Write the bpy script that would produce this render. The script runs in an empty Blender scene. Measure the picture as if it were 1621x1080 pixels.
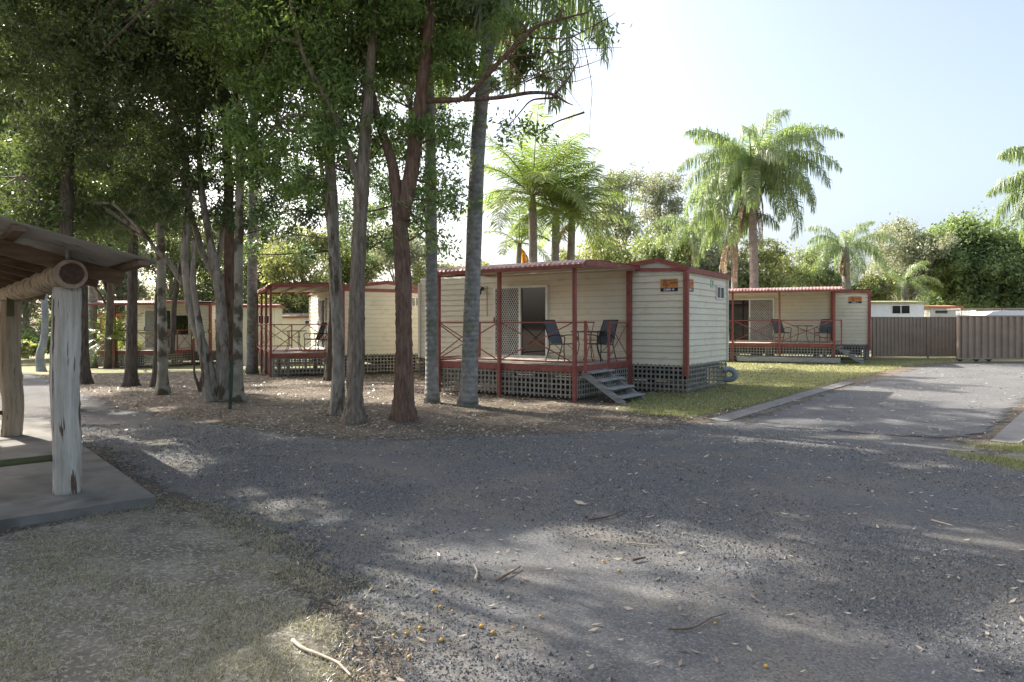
import bpy, math, random
import numpy as np
from mathutils import Vector, geometry
rng = np.random.default_rng(7)
random.seed(7)
S = bpy.context.scene
C = S.collection
R = math.radians
F, CX, HY, EH = 1080.7, 810.5, 515.0, 1.6      # focal in photo pixels, centre column, horizon row, eye height

# ------------------------------------------------------------------ terrain
MOUNDS = [(-6.2, 14.4, .12, .9), (-3.2, 12.2, .07, .9), (-1.9, 11.6, .07, .8), (-8.3, 16.2, .10, .9), (-9.6, 18.6, .08, 1.0), (-1.3, 13.6, .05, .8)]
def ground_z(x, y):
    x = np.asarray(x, float); y = np.asarray(y, float)
    t = np.clip((y - 14) / 20, 0, 1); t = t * t * (3 - 2 * t)
    xc = np.clip(x, -32, 22)
    z = t * np.where(xc > 0, .009 * xc, .020 * xc)
    for mx, my, a, s in MOUNDS:
        z = z + a * np.exp(-((x - mx) ** 2 + (y - my) ** 2) / (2 * s * s))
    return z
def gz(x, y): return float(ground_z(x, y))
def gp(px, py):                                  # ground point under a spot seen in the photograph
    D = EH * F / (py - HY)
    for _ in range(4):
        x = (px - CX) / F * D
        D = (EH - gz(x, D)) * F / (py - HY)
    x = (px - CX) / F * D
    return x, D
def at(px, py, D):
    return np.array([(px - CX) / F * D, D, EH - (py - HY) / F * D])

# ------------------------------------------------------------------ materials
MATS = {}
def nodes(m):
    m.use_nodes = True; nt = m.node_tree; nt.nodes.clear(); return nt
def mat(name, c1, c2, scale=4, rough=.8, bump=0., stretch=(1, 1, 1), detail=8, c3=None, s3=20, t3=(.6, .68), metal=0., spec=.3, bscale=None, bdist=.02, lo=.35, hi=.65, rings=None, island=0.):
    if name in MATS: return MATS[name]
    m = bpy.data.materials.new(name); nt = nodes(m); N = nt.nodes.new; L = nt.links.new
    out = N('ShaderNodeOutputMaterial'); p = N('ShaderNodeBsdfPrincipled')
    L(p.outputs[0], out.inputs[0])
    p.inputs['Roughness'].default_value = rough; p.inputs['Metallic'].default_value = metal
    p.inputs['Specular IOR Level'].default_value = spec
    tc = N('ShaderNodeTexCoord'); mp = N('ShaderNodeMapping'); mp.inputs['Scale'].default_value = stretch
    L(tc.outputs['Object'], mp.inputs[0])
    n1 = N('ShaderNodeTexNoise'); n1.inputs['Scale'].default_value = scale; n1.inputs['Detail'].default_value = detail; n1.inputs['Roughness'].default_value = .65
    L(mp.outputs[0], n1.inputs[0])
    r = N('ShaderNodeValToRGB'); r.color_ramp.elements[0].position = lo; r.color_ramp.elements[1].position = hi
    r.color_ramp.elements[0].color = (*c1, 1); r.color_ramp.elements[1].color = (*c2, 1)
    L(n1.outputs['Fac'], r.inputs[0]); col = r.outputs[0]
    if c3 is not None:
        n3 = N('ShaderNodeTexNoise'); n3.inputs['Scale'].default_value = s3; n3.inputs['Detail'].default_value = 6
        L(mp.outputs[0], n3.inputs[0])
        r3 = N('ShaderNodeValToRGB'); r3.color_ramp.elements[0].position = t3[0]; r3.color_ramp.elements[1].position = t3[1]
        L(n3.outputs['Fac'], r3.inputs[0])
        mx = N('ShaderNodeMix'); mx.data_type = 'RGBA'; L(r3.outputs[0], mx.inputs[0]); L(col, mx.inputs[6]); mx.inputs[7].default_value = (*c3, 1); col = mx.outputs[2]
    if island:
        g_ = N('ShaderNodeNewGeometry'); mr = N('ShaderNodeMapRange'); mr.inputs[3].default_value = 1 - island; mr.inputs[4].default_value = 1 + island
        L(g_.outputs['Random Per Island'], mr.inputs[0])
        hs = N('ShaderNodeHueSaturation'); L(mr.outputs[0], hs.inputs['Value']); L(col, hs.inputs['Color']); col = hs.outputs[0]
    L(col, p.inputs['Base Color'])
    if bump:
        nb = N('ShaderNodeTexNoise'); nb.inputs['Scale'].default_value = bscale or scale * 3; nb.inputs['Detail'].default_value = 8; nb.inputs['Roughness'].default_value = .7
        L(mp.outputs[0], nb.inputs[0]); h = nb.outputs['Fac']
        if rings:
            w = N('ShaderNodeTexWave'); w.bands_direction = 'Z'; w.inputs['Scale'].default_value = rings; w.inputs['Distortion'].default_value = 3; w.inputs['Detail'].default_value = 2
            L(tc.outputs['Object'], w.inputs[0]); a = N('ShaderNodeMath'); a.operation = 'ADD'; L(h, a.inputs[0]); L(w.outputs['Fac'], a.inputs[1]); h = a.outputs[0]
        b = N('ShaderNodeBump'); b.inputs['Strength'].default_value = bump; b.inputs['Distance'].default_value = bdist
        L(h, b.inputs['Height']); L(b.outputs[0], p.inputs['Normal'])
    MATS[name] = m; return m

def leafmat(name, c1, c2, trans=.4, tcol=None, rough=.45, scale=.9):
    m = bpy.data.materials.new(name); nt = nodes(m); N = nt.nodes.new; L = nt.links.new
    out = N('ShaderNodeOutputMaterial'); p = N('ShaderNodeBsdfPrincipled'); t = N('ShaderNodeBsdfTranslucent'); mx = N('ShaderNodeMixShader')
    p.inputs['Roughness'].default_value = rough - .08; p.inputs['Specular IOR Level'].default_value = .5
    g_ = N('ShaderNodeNewGeometry'); tc = N('ShaderNodeTexCoord'); n = N('ShaderNodeTexNoise'); n.inputs['Scale'].default_value = scale
    L(tc.outputs['Object'], n.inputs[0])
    a = N('ShaderNodeMath'); a.operation = 'ADD'; L(g_.outputs['Random Per Island'], a.inputs[0]); L(n.outputs['Fac'], a.inputs[1])
    r = N('ShaderNodeValToRGB'); r.color_ramp.elements[0].position = .5; r.color_ramp.elements[1].position = 1.0
    d = N('ShaderNodeMath'); d.operation = 'MULTIPLY'; d.inputs[1].default_value = .66; L(a.outputs[0], d.inputs[0])
    r.color_ramp.elements[0].position = .3; r.color_ramp.elements[1].position = .8
    r.color_ramp.elements[0].color = (*c1, 1); r.color_ramp.elements[1].color = (*c2, 1)
    L(d.outputs[0], r.inputs[0]); L(r.outputs[0], p.inputs['Base Color'])
    hs = N('ShaderNodeMix'); hs.data_type = 'RGBA'; hs.blend_type = 'MULTIPLY'; hs.inputs[0].default_value = 1
    L(r.outputs[0], hs.inputs[6]); hs.inputs[7].default_value = (*(tcol or (2.2, 2.4, 1.0)), 1); L(hs.outputs[2], t.inputs[0])
    mx.inputs[0].default_value = trans; L(p.outputs[0], mx.inputs[1]); L(t.outputs[0], mx.inputs[2]); L(mx.outputs[0], out.inputs[0])
    MATS[name] = m; return m

M = {}
M['siding'] = mat('siding', (.67, .62, .48), (.76, .72, .59), 1.6, .55, .15, (.8, .8, 1.6), c3=(.54, .47, .34), s3=3.2, t3=(.55, .8), bscale=30, bdist=.004)
def lap_shade(m):                                  # dark line painted along each board lap in place of its shadow
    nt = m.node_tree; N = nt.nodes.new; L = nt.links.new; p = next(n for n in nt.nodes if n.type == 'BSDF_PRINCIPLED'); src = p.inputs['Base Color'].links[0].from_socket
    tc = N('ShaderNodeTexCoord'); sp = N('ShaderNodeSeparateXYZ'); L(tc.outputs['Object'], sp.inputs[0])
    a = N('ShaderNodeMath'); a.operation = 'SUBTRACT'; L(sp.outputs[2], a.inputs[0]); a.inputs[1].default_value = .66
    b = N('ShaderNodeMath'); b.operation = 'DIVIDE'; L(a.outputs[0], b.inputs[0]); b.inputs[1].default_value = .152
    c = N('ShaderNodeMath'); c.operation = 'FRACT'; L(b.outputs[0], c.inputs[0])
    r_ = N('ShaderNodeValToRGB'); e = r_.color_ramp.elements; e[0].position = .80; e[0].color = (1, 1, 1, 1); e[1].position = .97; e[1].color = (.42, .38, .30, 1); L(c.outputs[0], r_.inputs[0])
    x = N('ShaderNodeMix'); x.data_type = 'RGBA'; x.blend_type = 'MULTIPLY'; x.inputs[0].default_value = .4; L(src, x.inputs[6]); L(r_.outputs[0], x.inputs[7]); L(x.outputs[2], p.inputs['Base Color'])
lap_shade(M['siding'])
M['siding_far'] = mat('siding_far', (.60, .55, .42), (.7, .66, .53), 1.2, .6)
M['red'] = mat('red_paint', (.22, .065, .052), (.30, .10, .08), 5, .55, .1, c3=(.38, .20, .16), s3=9, t3=(.62, .8), bscale=40, bdist=.003)
M['roof'] = mat('roof_sheet', (.33, .17, .155), (.46, .29, .27), 2, .45, spec=.5, c3=(.20, .11, .09), s3=3)
M['underroof'] = mat('roof_lining', (.42, .36, .27), (.5, .44, .34), 3, .8)
M['lattice'] = mat('lattice_timber', (.20, .19, .165), (.33, .31, .27), 6, .9, .2, bscale=60, bdist=.003)
M['greywood'] = mat('grey_timber', (.22, .22, .22), (.38, .38, .37), 5, .85, .4, (1, 1, 6), bscale=25, bdist=.006)
M['deckwood'] = mat('deck_timber', (.33, .29, .25), (.47, .43, .38), 5, .8, .3)
M['white'] = mat('white_frame', (.66, .66, .62), (.76, .76, .72), 4, .45)
M['cream'] = mat('cream_trim', (.60, .57, .48), (.68, .65, .56), 4, .5)
M['black'] = mat('black_metal', (.02, .02, .022), (.035, .035, .04), 6, .4)
M['sling'] = mat('sling_fabric', (.10, .115, .135), (.15, .165, .19), 60, .8)
M['mesh'] = mat('screen_wire', (.42, .42, .40), (.5, .5, .48), 6, .5)
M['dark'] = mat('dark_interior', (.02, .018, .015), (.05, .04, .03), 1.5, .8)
M['curtain'] = mat('curtain', (.16, .09, .06), (.25, .15, .10), 2, .9, stretch=(6, 6, .2))
M['pvc'] = mat('grey_pipe', (.22, .24, .27), (.32, .34, .37), 5, .5)
M['slab'] = mat('concrete_slab', (.13, .125, .115), (.22, .21, .19), 1.3, .9, .35, c3=(.09, .09, .08), s3=2.2, t3=(.5, .7), bscale=40, bdist=.006)
M['kerb'] = mat('kerb_concrete', (.16, .155, .15), (.24, .23, .22), 2, .9, .35, c3=(.2, .19, .17), s3=4, bscale=40, bdist=.006)
M['post'] = mat('weathered_post', (.43, .39, .33), (.68, .64, .57), 3.5, .85, .9, (7, 7, .6), c3=(.14, .09, .06), s3=3.4, t3=(.575, .60), bscale=9, bdist=.03)
M['post_b'] = mat('brown_post', (.25, .19, .12), (.44, .36, .27), 3.5, .85, .9, (7, 7, .6), c3=(.11, .07, .04), s3=3.4, t3=(.62, .67), bscale=8, bdist=.015)
M['log'] = mat('barked_log', (.20, .15, .09), (.40, .32, .20), 7, .9, .7, c3=(.13, .10, .07), s3=9, t3=(.5, .6), bscale=14, bdist=.02)
M['logend'] = mat('log_end', (.055, .035, .025), (.10, .065, .05), 30, .9, .4)
M['loglip'] = mat('log_sapwood', (.26, .20, .145), (.38, .30, .23), 14, .9, .5)
M['rafter'] = mat('rafter_timber', (.10, .065, .04), (.19, .13, .085), 4, .8, .3, (1, 6, 6))
M['tin'] = mat('roof_tin', (.30, .28, .26), (.42, .40, .37), 2, .5, metal=.25, c3=(.20, .17, .14), s3=5)
M['barkred'] = mat('bark_red', (.11, .065, .045), (.29, .19, .14), 5, .95, 1., (5, 5, .8), c3=(.25, .20, .16), s3=2, t3=(.6, .75), bscale=9, bdist=.05)
M['barkbrown'] = mat('bark_brown', (.15, .115, .085), (.36, .295, .23), 5, .95, 1., (5, 5, .8), c3=(.30, .26, .22), s3=1.6, t3=(.56, .75), bscale=9, bdist=.05)
M['barkdark'] = mat('bark_dark', (.065, .05, .04), (.19, .155, .125), 5, .95, 1., (5, 5, .8), bscale=9, bdist=.04)
M['barkpale'] = mat('bark_pale', (.22, .18, .14), (.44, .40, .34), 4, .9, .9, (3, 3, .9), c3=(.12, .09, .06), s3=2.5, t3=(.52, .62), bscale=8, bdist=.04)
M['barkmottle'] = mat('bark_mottled', (.20, .18, .13), (.38, .36, .30), 3, .9, .5, c3=(.10, .085, .055), s3=2.6, t3=(.5, .56), bscale=12, bdist=.02)
M['barkpalm'] = mat('bark_palm', (.16, .155, .145), (.33, .32, .30), 4, .9, .6, (2, 2, 2), c3=(.11, .15, .06), s3=1.1, t3=(.52, .72), bscale=14, bdist=.02, rings=3.2)
M['barkgrey'] = mat('bark_bluegrey', (.22, .24, .27), (.36, .38, .41), 3, .9, .4, c3=(.12, .11, .10), s3=1.5)
M['barkfar'] = mat('bark_far', (.17, .155, .13), (.31, .285, .25), 4, .95)
M['rock'] = mat('garden_rock', (.05, .048, .042), (.15, .14, .125), 3, .95, .8, bscale=8, bdist=.05)
M['leafA'] = leafmat('leaf_mid', (.075, .115, .045), (.20, .27, .10), .45, tcol=(1.9, 2.1, 1.0))
M['leafB'] = leafmat('leaf_dark', (.06, .085, .04), (.135, .175, .075), .38, tcol=(1.8, 1.9, 1.0))
M['leafC'] = leafmat('leaf_bluegreen', (.045, .075, .042), (.11, .16, .085), .38, tcol=(1.8, 2.0, 1.1))
M['leafFar'] = leafmat('leaf_far', (.13, .16, .085), (.28, .32, .18), .4, scale=.3, tcol=(1.6, 1.7, 1.0))  # far leaves coloured paler and greyer to stand in for distance haze
M['leafWood'] = leafmat('leaf_woodland', (.055, .075, .035), (.17, .20, .09), .38, scale=.3, tcol=(1.8, 1.9, .9))
M['leafFar2'] = leafmat('leaf_far_yellow', (.14, .165, .075), (.31, .33, .17), .42, tcol=(1.7, 1.7, .9), scale=.3)
M['leafFar3'] = leafmat('leaf_far_grey', (.17, .19, .13), (.34, .35, .26), .4, scale=.3, tcol=(1.5, 1.55, 1.1))
M['leafBig'] = leafmat('leaf_big_tree', (.10, .145, .07), (.23, .29, .14), .4, tcol=(1.7, 1.8, 1.0), scale=.35)
M['palmQ'] = leafmat('leaf_queen_palm', (.10, .135, .08), (.21, .26, .16), .38, scale=.5)
M['palmY'] = leafmat('leaf_golden_palm', (.09, .14, .05), (.23, .28, .10), .42, scale=1.2, tcol=(1.6, 1.75, .8))
M['palmD'] = leafmat('leaf_dead_palm', (.27, .21, .15), (.46, .37, .28), .3, tcol=(1.4, 1.3, 1.0))
M['palmO'] = leafmat('leaf_orange', (.40, .20, .03), (.55, .36, .06), .45, tcol=(1.5, 1.3, .6))
M['grassM'] = leafmat('grass_blade', (.13, .12, .075), (.42, .385, .30), .25, scale=3, tcol=(1.4, 1.5, .8))
M['grassG'] = leafmat('grass_green', (.13, .14, .055), (.36, .36, .17), .3, scale=1.5, tcol=(1.4, 1.5, .8))
M['litter'] = leafmat('leaf_litter', (.16, .12, .085), (.46, .40, .32), .15, scale=6, tcol=(1.2, 1.1, .9))
M['fruit'] = mat('orange_fruit', (.46, .25, .05), (.60, .34, .07), 12, .5)
M['stick'] = mat('dry_stick', (.33, .27, .21), (.5, .43, .35), 20, .9)
M['stickd'] = mat('dark_stick', (.10, .07, .05), (.18, .13, .1), 20, .9)
M['fence'] = mat('fence_steel', (.27, .205, .16), (.35, .27, .215), 1.5, .5, spec=.4)
M['stake'] = mat('green_stake', (.02, .05, .035), (.035, .07, .05), 6, .6)
M['orange_sign'] = mat('sign_orange', (.48, .17, .04), (.62, .30, .08), 9, .6, c3=(.30, .09, .05), s3=14, t3=(.55, .62))
M['signblack'] = mat('sign_black', (.015, .012, .015), (.03, .025, .03), 5, .6)
M['signtext'] = mat('sign_text', (.72, .70, .78), (.8, .78, .84), 5, .6)
M['signgreen'] = mat('plate_green', (.40, .55, .42), (.5, .62, .5), 5, .6)
M['whitewall'] = mat('white_wall', (.62, .64, .66), (.74, .75, .76), 2, .6)
M['olive'] = mat('olive_roof', (.28, .27, .14), (.36, .34, .2), 2, .7)
M['orangeroof'] = mat('orange_roof', (.42, .15, .08), (.5, .22, .12), 2, .6)
M['carwhite'] = mat('car_white', (.7, .72, .74), (.76, .77, .78), 2, .25, spec=.6)
M['moss'] = mat('mossy_rail', (.06, .07, .03), (.12, .12, .06), 5, .9)
M['yellow'] = mat('lamp_yellow', (.6, .42, .08), (.7, .5, .12), 5, .5)

g_ = bpy.data.materials.new('window_glass'); nt = nodes(g_); o_ = nt.nodes.new('ShaderNodeOutputMaterial'); p_ = nt.nodes.new('ShaderNodeBsdfPrincipled')
p_.inputs['Base Color'].default_value = (.012, .012, .012, 1); p_.inputs['Roughness'].default_value = .04; p_.inputs['Specular IOR Level'].default_value = .9
nt.links.new(p_.outputs[0], o_.inputs[0]); M['glass'] = g_

def groundmat(name, cols, scales, rough=.95, bump=.5, bscale=60, bdist=.02, edge=True, edge_scale=2.2, speck=None):
    """cols: c1,c2 large patches ; c3 fine grains ; optional edge fade by attribute 'edge'."""
    m = bpy.data.materials.new(name); nt = nodes(m); N = nt.nodes.new; L = nt.links.new
    out = N('ShaderNodeOutputMaterial'); p = N('ShaderNodeBsdfPrincipled'); p.inputs['Roughness'].default_value = rough; p.inputs['Specular IOR Level'].default_value = .15
    tc = N('ShaderNodeTexCoord')
    def noise(sc, det=8, rg=.6):
        n = N('ShaderNodeTexNoise'); n.inputs['Scale'].default_value = sc; n.inputs['Detail'].default_value = det; n.inputs['Roughness'].default_value = rg
        L(tc.outputs['Object'], n.inputs[0]); return n.outputs['Fac']
    def ramp(f, a, b):
        r = N('ShaderNodeValToRGB'); r.color_ramp.elements[0].position = a; r.color_ramp.elements[1].position = b; L(f, r.inputs[0]); return r.outputs[0]
    def mix(f, a, b):
        x = N('ShaderNodeMix'); x.data_type = 'RGBA'
        L(f, x.inputs[0])
        for k, v in ((6, a), (7, b)):
            if isinstance(v, tuple): x.inputs[k].default_value = (*v, 1)
            else: L(v, x.inputs[k])
        return x.outputs[2]
    col = mix(ramp(noise(scales[0], 6), .38, .62), cols[0], cols[1])
    col = mix(ramp(noise(scales[1], 6), .45, .72), col, cols[2])
    if len(cols) > 3:
        vo = N('ShaderNodeTexVoronoi'); vo.inputs['Scale'].default_value = scales[2]; L(tc.outputs['Object'], vo.inputs[0])
        sx = N('ShaderNodeSeparateColor'); L(vo.outputs['Color'], sx.inputs[0])
        col = mix(ramp(sx.outputs[0], .55, .95), col, cols[3])
        col = mix(ramp(sx.outputs[1], .6, 1.0), col, cols[4] if len(cols) > 4 else cols[3])
    L(col, p.inputs['Base Color'])
    b = N('ShaderNodeBump'); b.inputs['Strength'].default_value = bump; b.inputs['Distance'].default_value = bdist
    L(noise(bscale, 6, .7), b.inputs['Height']); L(b.outputs[0], p.inputs['Normal'])
    if edge:
        at_ = N('ShaderNodeAttribute'); at_.attribute_name = 'edge'
        a = N('ShaderNodeMath'); a.operation = 'ADD'; L(at_.outputs['Fac'], a.inputs[0]); L(noise(edge_scale, 9, .75), a.inputs[1])
        c = ramp(a.outputs[0], .62, .74)
        tr = N('ShaderNodeBsdfTransparent'); mx = N('ShaderNodeMixShader'); L(c, mx.inputs[0]); L(tr.outputs[0], mx.inputs[1]); L(p.outputs[0], mx.inputs[2]); L(mx.outputs[0], out.inputs[0])
    else: L(p.outputs[0], out.inputs[0])
    return m
M['soil'] = groundmat('soil', [(.105, .082, .062), (.20, .165, .125), (.075, .058, .045), (.30, .26, .21), (.05, .042, .035)], (.55, 2.3, 55), bump=.8, bscale=35, bdist=.03, edge=False)
M['gravel'] = groundmat('gravel', [(.086, .090, .098), (.140, .142, .147), (.185, .162, .130), (.195, .192, .187), (.085, .086, .088)], (.35, 1.1, 95), bump=.6, bscale=70, bdist=.02)
M['asphalt'] = groundmat('asphalt', [(.118, .120, .125), (.165, .165, .166), (.092, .093, .096), (.21, .207, .20), (.08, .08, .082)], (.4, 1.7, 90), bump=.4, bscale=80, bdist=.01)
M['lawn'] = groundmat('lawn_dry', [(.17, .155, .13), (.27, .25, .21), (.10, .085, .072), (.34, .32, .27), (.13, .13, .09)], (1.2, 3.0, 60), bump=.8, bscale=40, bdist=.03)
M['lawn_g'] = groundmat('lawn_green', [(.18, .185, .085), (.27, .255, .14), (.15, .125, .08), (.33, .31, .19), (.12, .13, .05)], (.6, 1.6, 40), bump=.6, bscale=30, bdist=.03)

# ------------------------------------------------------------------ mesh helpers
class MB:
    def __init__(s): s.v = []; s.f = []; s.n = 0; s.sm = []
    def add(s, v, f, smooth=False):
        v = np.asarray(v, float); s.v.append(v); s.f += [tuple(int(i) + s.n for i in q) for q in f]; s.sm += [smooth] * len(f); s.n += len(v); return s
    def box(s, x0, x1, y0, y1, z0, z1, bev=0):
        v = [(x, y, z) for x in (x0, x1) for y in (y0, y1) for z in (z0, z1)]
        return s.add(v, [(0, 1, 3, 2), (4, 6, 7, 5), (0, 4, 5, 1), (2, 3, 7, 6), (0, 2, 6, 4), (1, 5, 7, 3)])
    def beam(s, p, q, w, h, up=(0, 0, 1)):       # box section from p to q
        p = np.array(p, float); q = np.array(q, float); d = q - p; d /= np.linalg.norm(d)
        up = np.array(up, float); sx = np.cross(d, up)
        if np.linalg.norm(sx) < 1e-4: sx = np.cross(d, (1, 0, 0))
        sx /= np.linalg.norm(sx); sy = np.cross(sx, d)
        v = [e + a * sx * w / 2 + b * sy * h / 2 for e in (p, q) for a, b in ((-1, -1), (1, -1), (1, 1), (-1, 1))]
        return s.add(v, [(0, 1, 2, 3), (7, 6, 5, 4), (0, 4, 5, 1), (1, 5, 6, 2), (2, 6, 7, 3), (3, 7, 4, 0)])
    def tube(s, path, rad, n=10, rough=0., step=None, seed=0, cap=True, flare=0., ridges=0):
        P = np.asarray(path, float); rad = np.broadcast_to(np.asarray(rad, float), (len(P),)) if np.ndim(rad) == 0 else np.asarray(rad, float)
        if step:
            seg = np.linalg.norm(np.diff(P, axis=0), axis=1); t = np.concatenate([[0], np.cumsum(seg)]); K = max(int(t[-1] / step), 2)
            tt = np.linspace(0, t[-1], K + 1)
            # catmull style smoothing by quadratic convolution of the linear path
            Q = np.stack([np.interp(tt, t, P[:, i]) for i in range(3)], 1); rr = np.interp(tt, t, rad)
            w = max(int(.22 * K / max(len(P) - 1, 1)), 1)
            if len(P) > 2:
                pad = np.concatenate([np.repeat(Q[:1], w, 0) * 1, Q, np.repeat(Q[-1:], w, 0)])
                ker = np.ones(2 * w + 1) / (2 * w + 1); Q2 = np.stack([np.convolve(pad[:, i], ker, 'valid') for i in range(3)], 1)
                Q2[0] = Q[0]; Q2[-1] = Q[-1]; Q = Q2
            P, rad = Q, rr
        K = len(P)
        T = np.gradient(P, axis=0); T /= np.linalg.norm(T, axis=1)[:, None] + 1e-9
        ref = np.array([0, 1, 0.]) if abs(T[0][1]) < .9 else np.array([1., 0, 0])
        U = np.cross(T, ref); U /= np.linalg.norm(U, axis=1)[:, None] + 1e-9; W = np.cross(T, U)
        a = np.linspace(0, 2 * np.pi, n, endpoint=False)
        r = rad[:, None] * np.ones((1, n))
        zz = P[:, 2][:, None] if abs(T[:, 2]).mean() > .4 else np.arange(K)[:, None] * .1
        if rough:
            q = np.random.default_rng(seed + 11); k = np.zeros((K, n))
            for _ in range(7):
                fr = q.integers(2, 9 + ridges); k += np.sin(a[None] * fr + q.uniform(0, 6.3) + zz * q.uniform(-3, 3)) * q.uniform(.3, 1) / 3
            k += q.normal(0, .35, (K, n))
            for _ in range(3): k += .5 * np.sin(zz * q.uniform(2, 7) + q.uniform(0, 6)) * np.ones((1, n)) / 2
            r = r * (1 + rough * k)
        if flare:
            hgt = P[:, 2] - P[0, 2]; fl = np.exp(-np.clip(hgt, 0, 9) / .22)[:, None]
            r = r * (1 + flare * fl * (1 + .5 * np.sin(a[None] * 5 + seed)))
        V = P[:, None] + r[..., None] * (np.cos(a)[None, :, None] * U[:, None] + np.sin(a)[None, :, None] * W[:, None])
        f = [(i * n + j, i * n + (j + 1) % n, (i + 1) * n + (j + 1) % n, (i + 1) * n + j) for i in range(K - 1) for j in range(n)]
        s.add(V.reshape(-1, 3), f, True)
        if cap:
            b0 = s.n - K * n
            s.f.append(tuple(range(b0 + n - 1, b0 - 1, -1))); s.f.append(tuple(range(b0 + (K - 1) * n, b0 + K * n))); s.sm += [False, False]
        return s
    def build(s, name, m, parent=None, loc=None):
        me = bpy.data.meshes.new(name)
        me.from_pydata(np.concatenate(s.v).tolist(), [], s.f); me.materials.append(m)
        me.polygons.foreach_set('use_smooth', s.sm); me.update()
        o = bpy.data.objects.new(name, me); C.objects.link(o)
        if parent: o.parent = parent
        if loc is not None: o.location = loc
        return o
def tag(o, label=None, cat=None, group=None, kind=None):
    if label: o['label'] = label
    if cat: o['category'] = cat
    if group: o['group'] = group
    if kind: o['kind'] = kind
    return o
def thing(name, label, cat, loc=(0, 0, 0), rz=0, group=None):
    o = bpy.data.objects.new(name, None); C.objects.link(o); o.location = loc; o.rotation_euler = (0, 0, rz); o.empty_display_size = .1
    return tag(o, label, cat, group)
def copy_tree(o, parent=None):
    c = o.copy(); C.objects.link(c); c.parent = parent
    for ch in [k for k in bpy.data.objects if k.parent == o]: copy_tree(ch, c)
    return c
def quadmesh(name, V, m, parent=None, nper=4):
    """V: (N, nper, 3) one polygon per row"""
    N = len(V); me = bpy.data.meshes.new(name)
    me.vertices.add(N * nper); me.vertices.foreach_set('co', np.ascontiguousarray(V, dtype=np.float32).ravel())
    me.loops.add(N * nper); me.loops.foreach_set('vertex_index', np.arange(N * nper, dtype=np.int32))
    me.polygons.add(N); me.polygons.foreach_set('loop_start', np.arange(0, N * nper, nper, dtype=np.int32))
    me.update(calc_edges=True); me.materials.append(m)
    o = bpy.data.objects.new(name, me); C.objects.link(o)
    if parent: o.parent = parent
    return o
def unit(v): return v / (np.linalg.norm(v, axis=-1, keepdims=True) + 1e-9)
def leaves(P, size, aspect=.38, droop=.35, q=rng):
    n = len(P); d = unit(q.normal(0, 1, (n, 3)) + np.array([0, 0, -droop * 1.6])); s = unit(np.cross(d, q.normal(0, 1, (n, 3))))
    L = size * q.uniform(.6, 1.3, (n, 1)); w = L * aspect
    return np.stack([P, P + d * L * .45 + s * w / 2, P + d * L, P + d * L * .45 - s * w / 2], 1)
def blob_points(c, r, n, nsub, q, sig=.16):
    d = unit(q.normal(0, 1, (nsub, 3))) * (q.uniform(.05, 1, (nsub, 1)) ** .45)
    sub = np.asarray(c) + d * np.asarray(r) * q.uniform(.75, 1.12, (nsub, 1))
    idx = q.integers(0, nsub, n); sg = sig * q.uniform(.5, 1.5, nsub)[idx][:, None]
    return sub, sub[idx] + q.normal(0, 1, (n, 3)) * sg * np.array([1, 1, .75])

# ------------------------------------------------------------------ ground sheets
def inside(poly, P):
    x, y = P[:, 0], P[:, 1]; r = np.zeros(len(P), bool); n = len(poly)
    for i in range(n):
        x0, y0 = poly[i]; x1, y1 = poly[(i + 1) % n]
        c = ((y0 > y) != (y1 > y)) & (x < (x1 - x0) * (y - y0) / (y1 - y0 + 1e-12) + x0); r ^= c
    return r
def dist_poly(poly, P):
    d = np.full(len(P), 1e9)
    for i in range(len(poly)):
        a = np.array(poly[i]); b = np.array(poly[(i + 1) % len(poly)]); ab = b - a
        t = np.clip(((P - a) @ ab) / (ab @ ab + 1e-12), 0, 1); d = np.minimum(d, np.linalg.norm(P - a - t[:, None] * ab, axis=1))
    return d
def densify(poly, step=.35, jit=.06):
    out = []
    for i in range(len(poly)):
        a = np.array(poly[i], float); b = np.array(poly[(i + 1) % len(poly)], float); k = max(int(np.linalg.norm(b - a) / step), 1)
        for j in range(k): out.append(tuple(a + (b - a) * j / k + (rng.normal(0, jit, 2) if j else 0)))
    return out
def sheet(name, poly, dz, m, step=.35, fade=.5, label=None, jit=.05):
    pl = densify(poly, step, jit); A = np.array(pl)
    xs = np.arange(A[:, 0].min(), A[:, 0].max(), step); ys = np.arange(A[:, 1].min(), A[:, 1].max(), step)
    G = np.stack(np.meshgrid(xs, ys), -1).reshape(-1, 2) + rng.uniform(-.03, .03, (len(xs) * len(ys), 2))
    G = G[inside(pl, G)]; G = G[dist_poly(pl, G) > step * .4]
    pts = [Vector(p) for p in pl] + [Vector(p) for p in G]
    n = len(pl)
    res = geometry.delaunay_2d_cdt(pts, [], [list(range(n))], 1, 1e-5)
    V = np.array([[p.x, p.y] for p in res[0]]); F_ = [f for f in res[2]]
    z = ground_z(V[:, 0], V[:, 1]) + dz
    me = bpy.data.meshes.new(name); me.from_pydata(np.column_stack([V, z]).tolist(), [], F_); me.materials.append(m)
    e = np.clip(dist_poly(poly, V) / fade, 0, 1); at_ = me.attributes.new('edge', 'FLOAT', 'POINT'); at_.data.foreach_set('value', e.astype(np.float32))
    me.update(); o = bpy.data.objects.new(name, me); C.objects.link(o)
    if me.polygons and me.polygons[0].normal.z < 0: me.flip_normals()
    o['kind'] = 'structure'
    return o
xs = np.concatenate([np.linspace(-600, -34, 30), np.arange(-33, 33, .5), np.linspace(34, 600, 30)])
ys = np.concatenate([np.linspace(-60, -4, 8), np.arange(-3, 45, .5), np.linspace(46, 900, 40)])
X, Y = np.meshgrid(xs, ys); Z = ground_z(X, Y); nx = len(xs)
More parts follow.
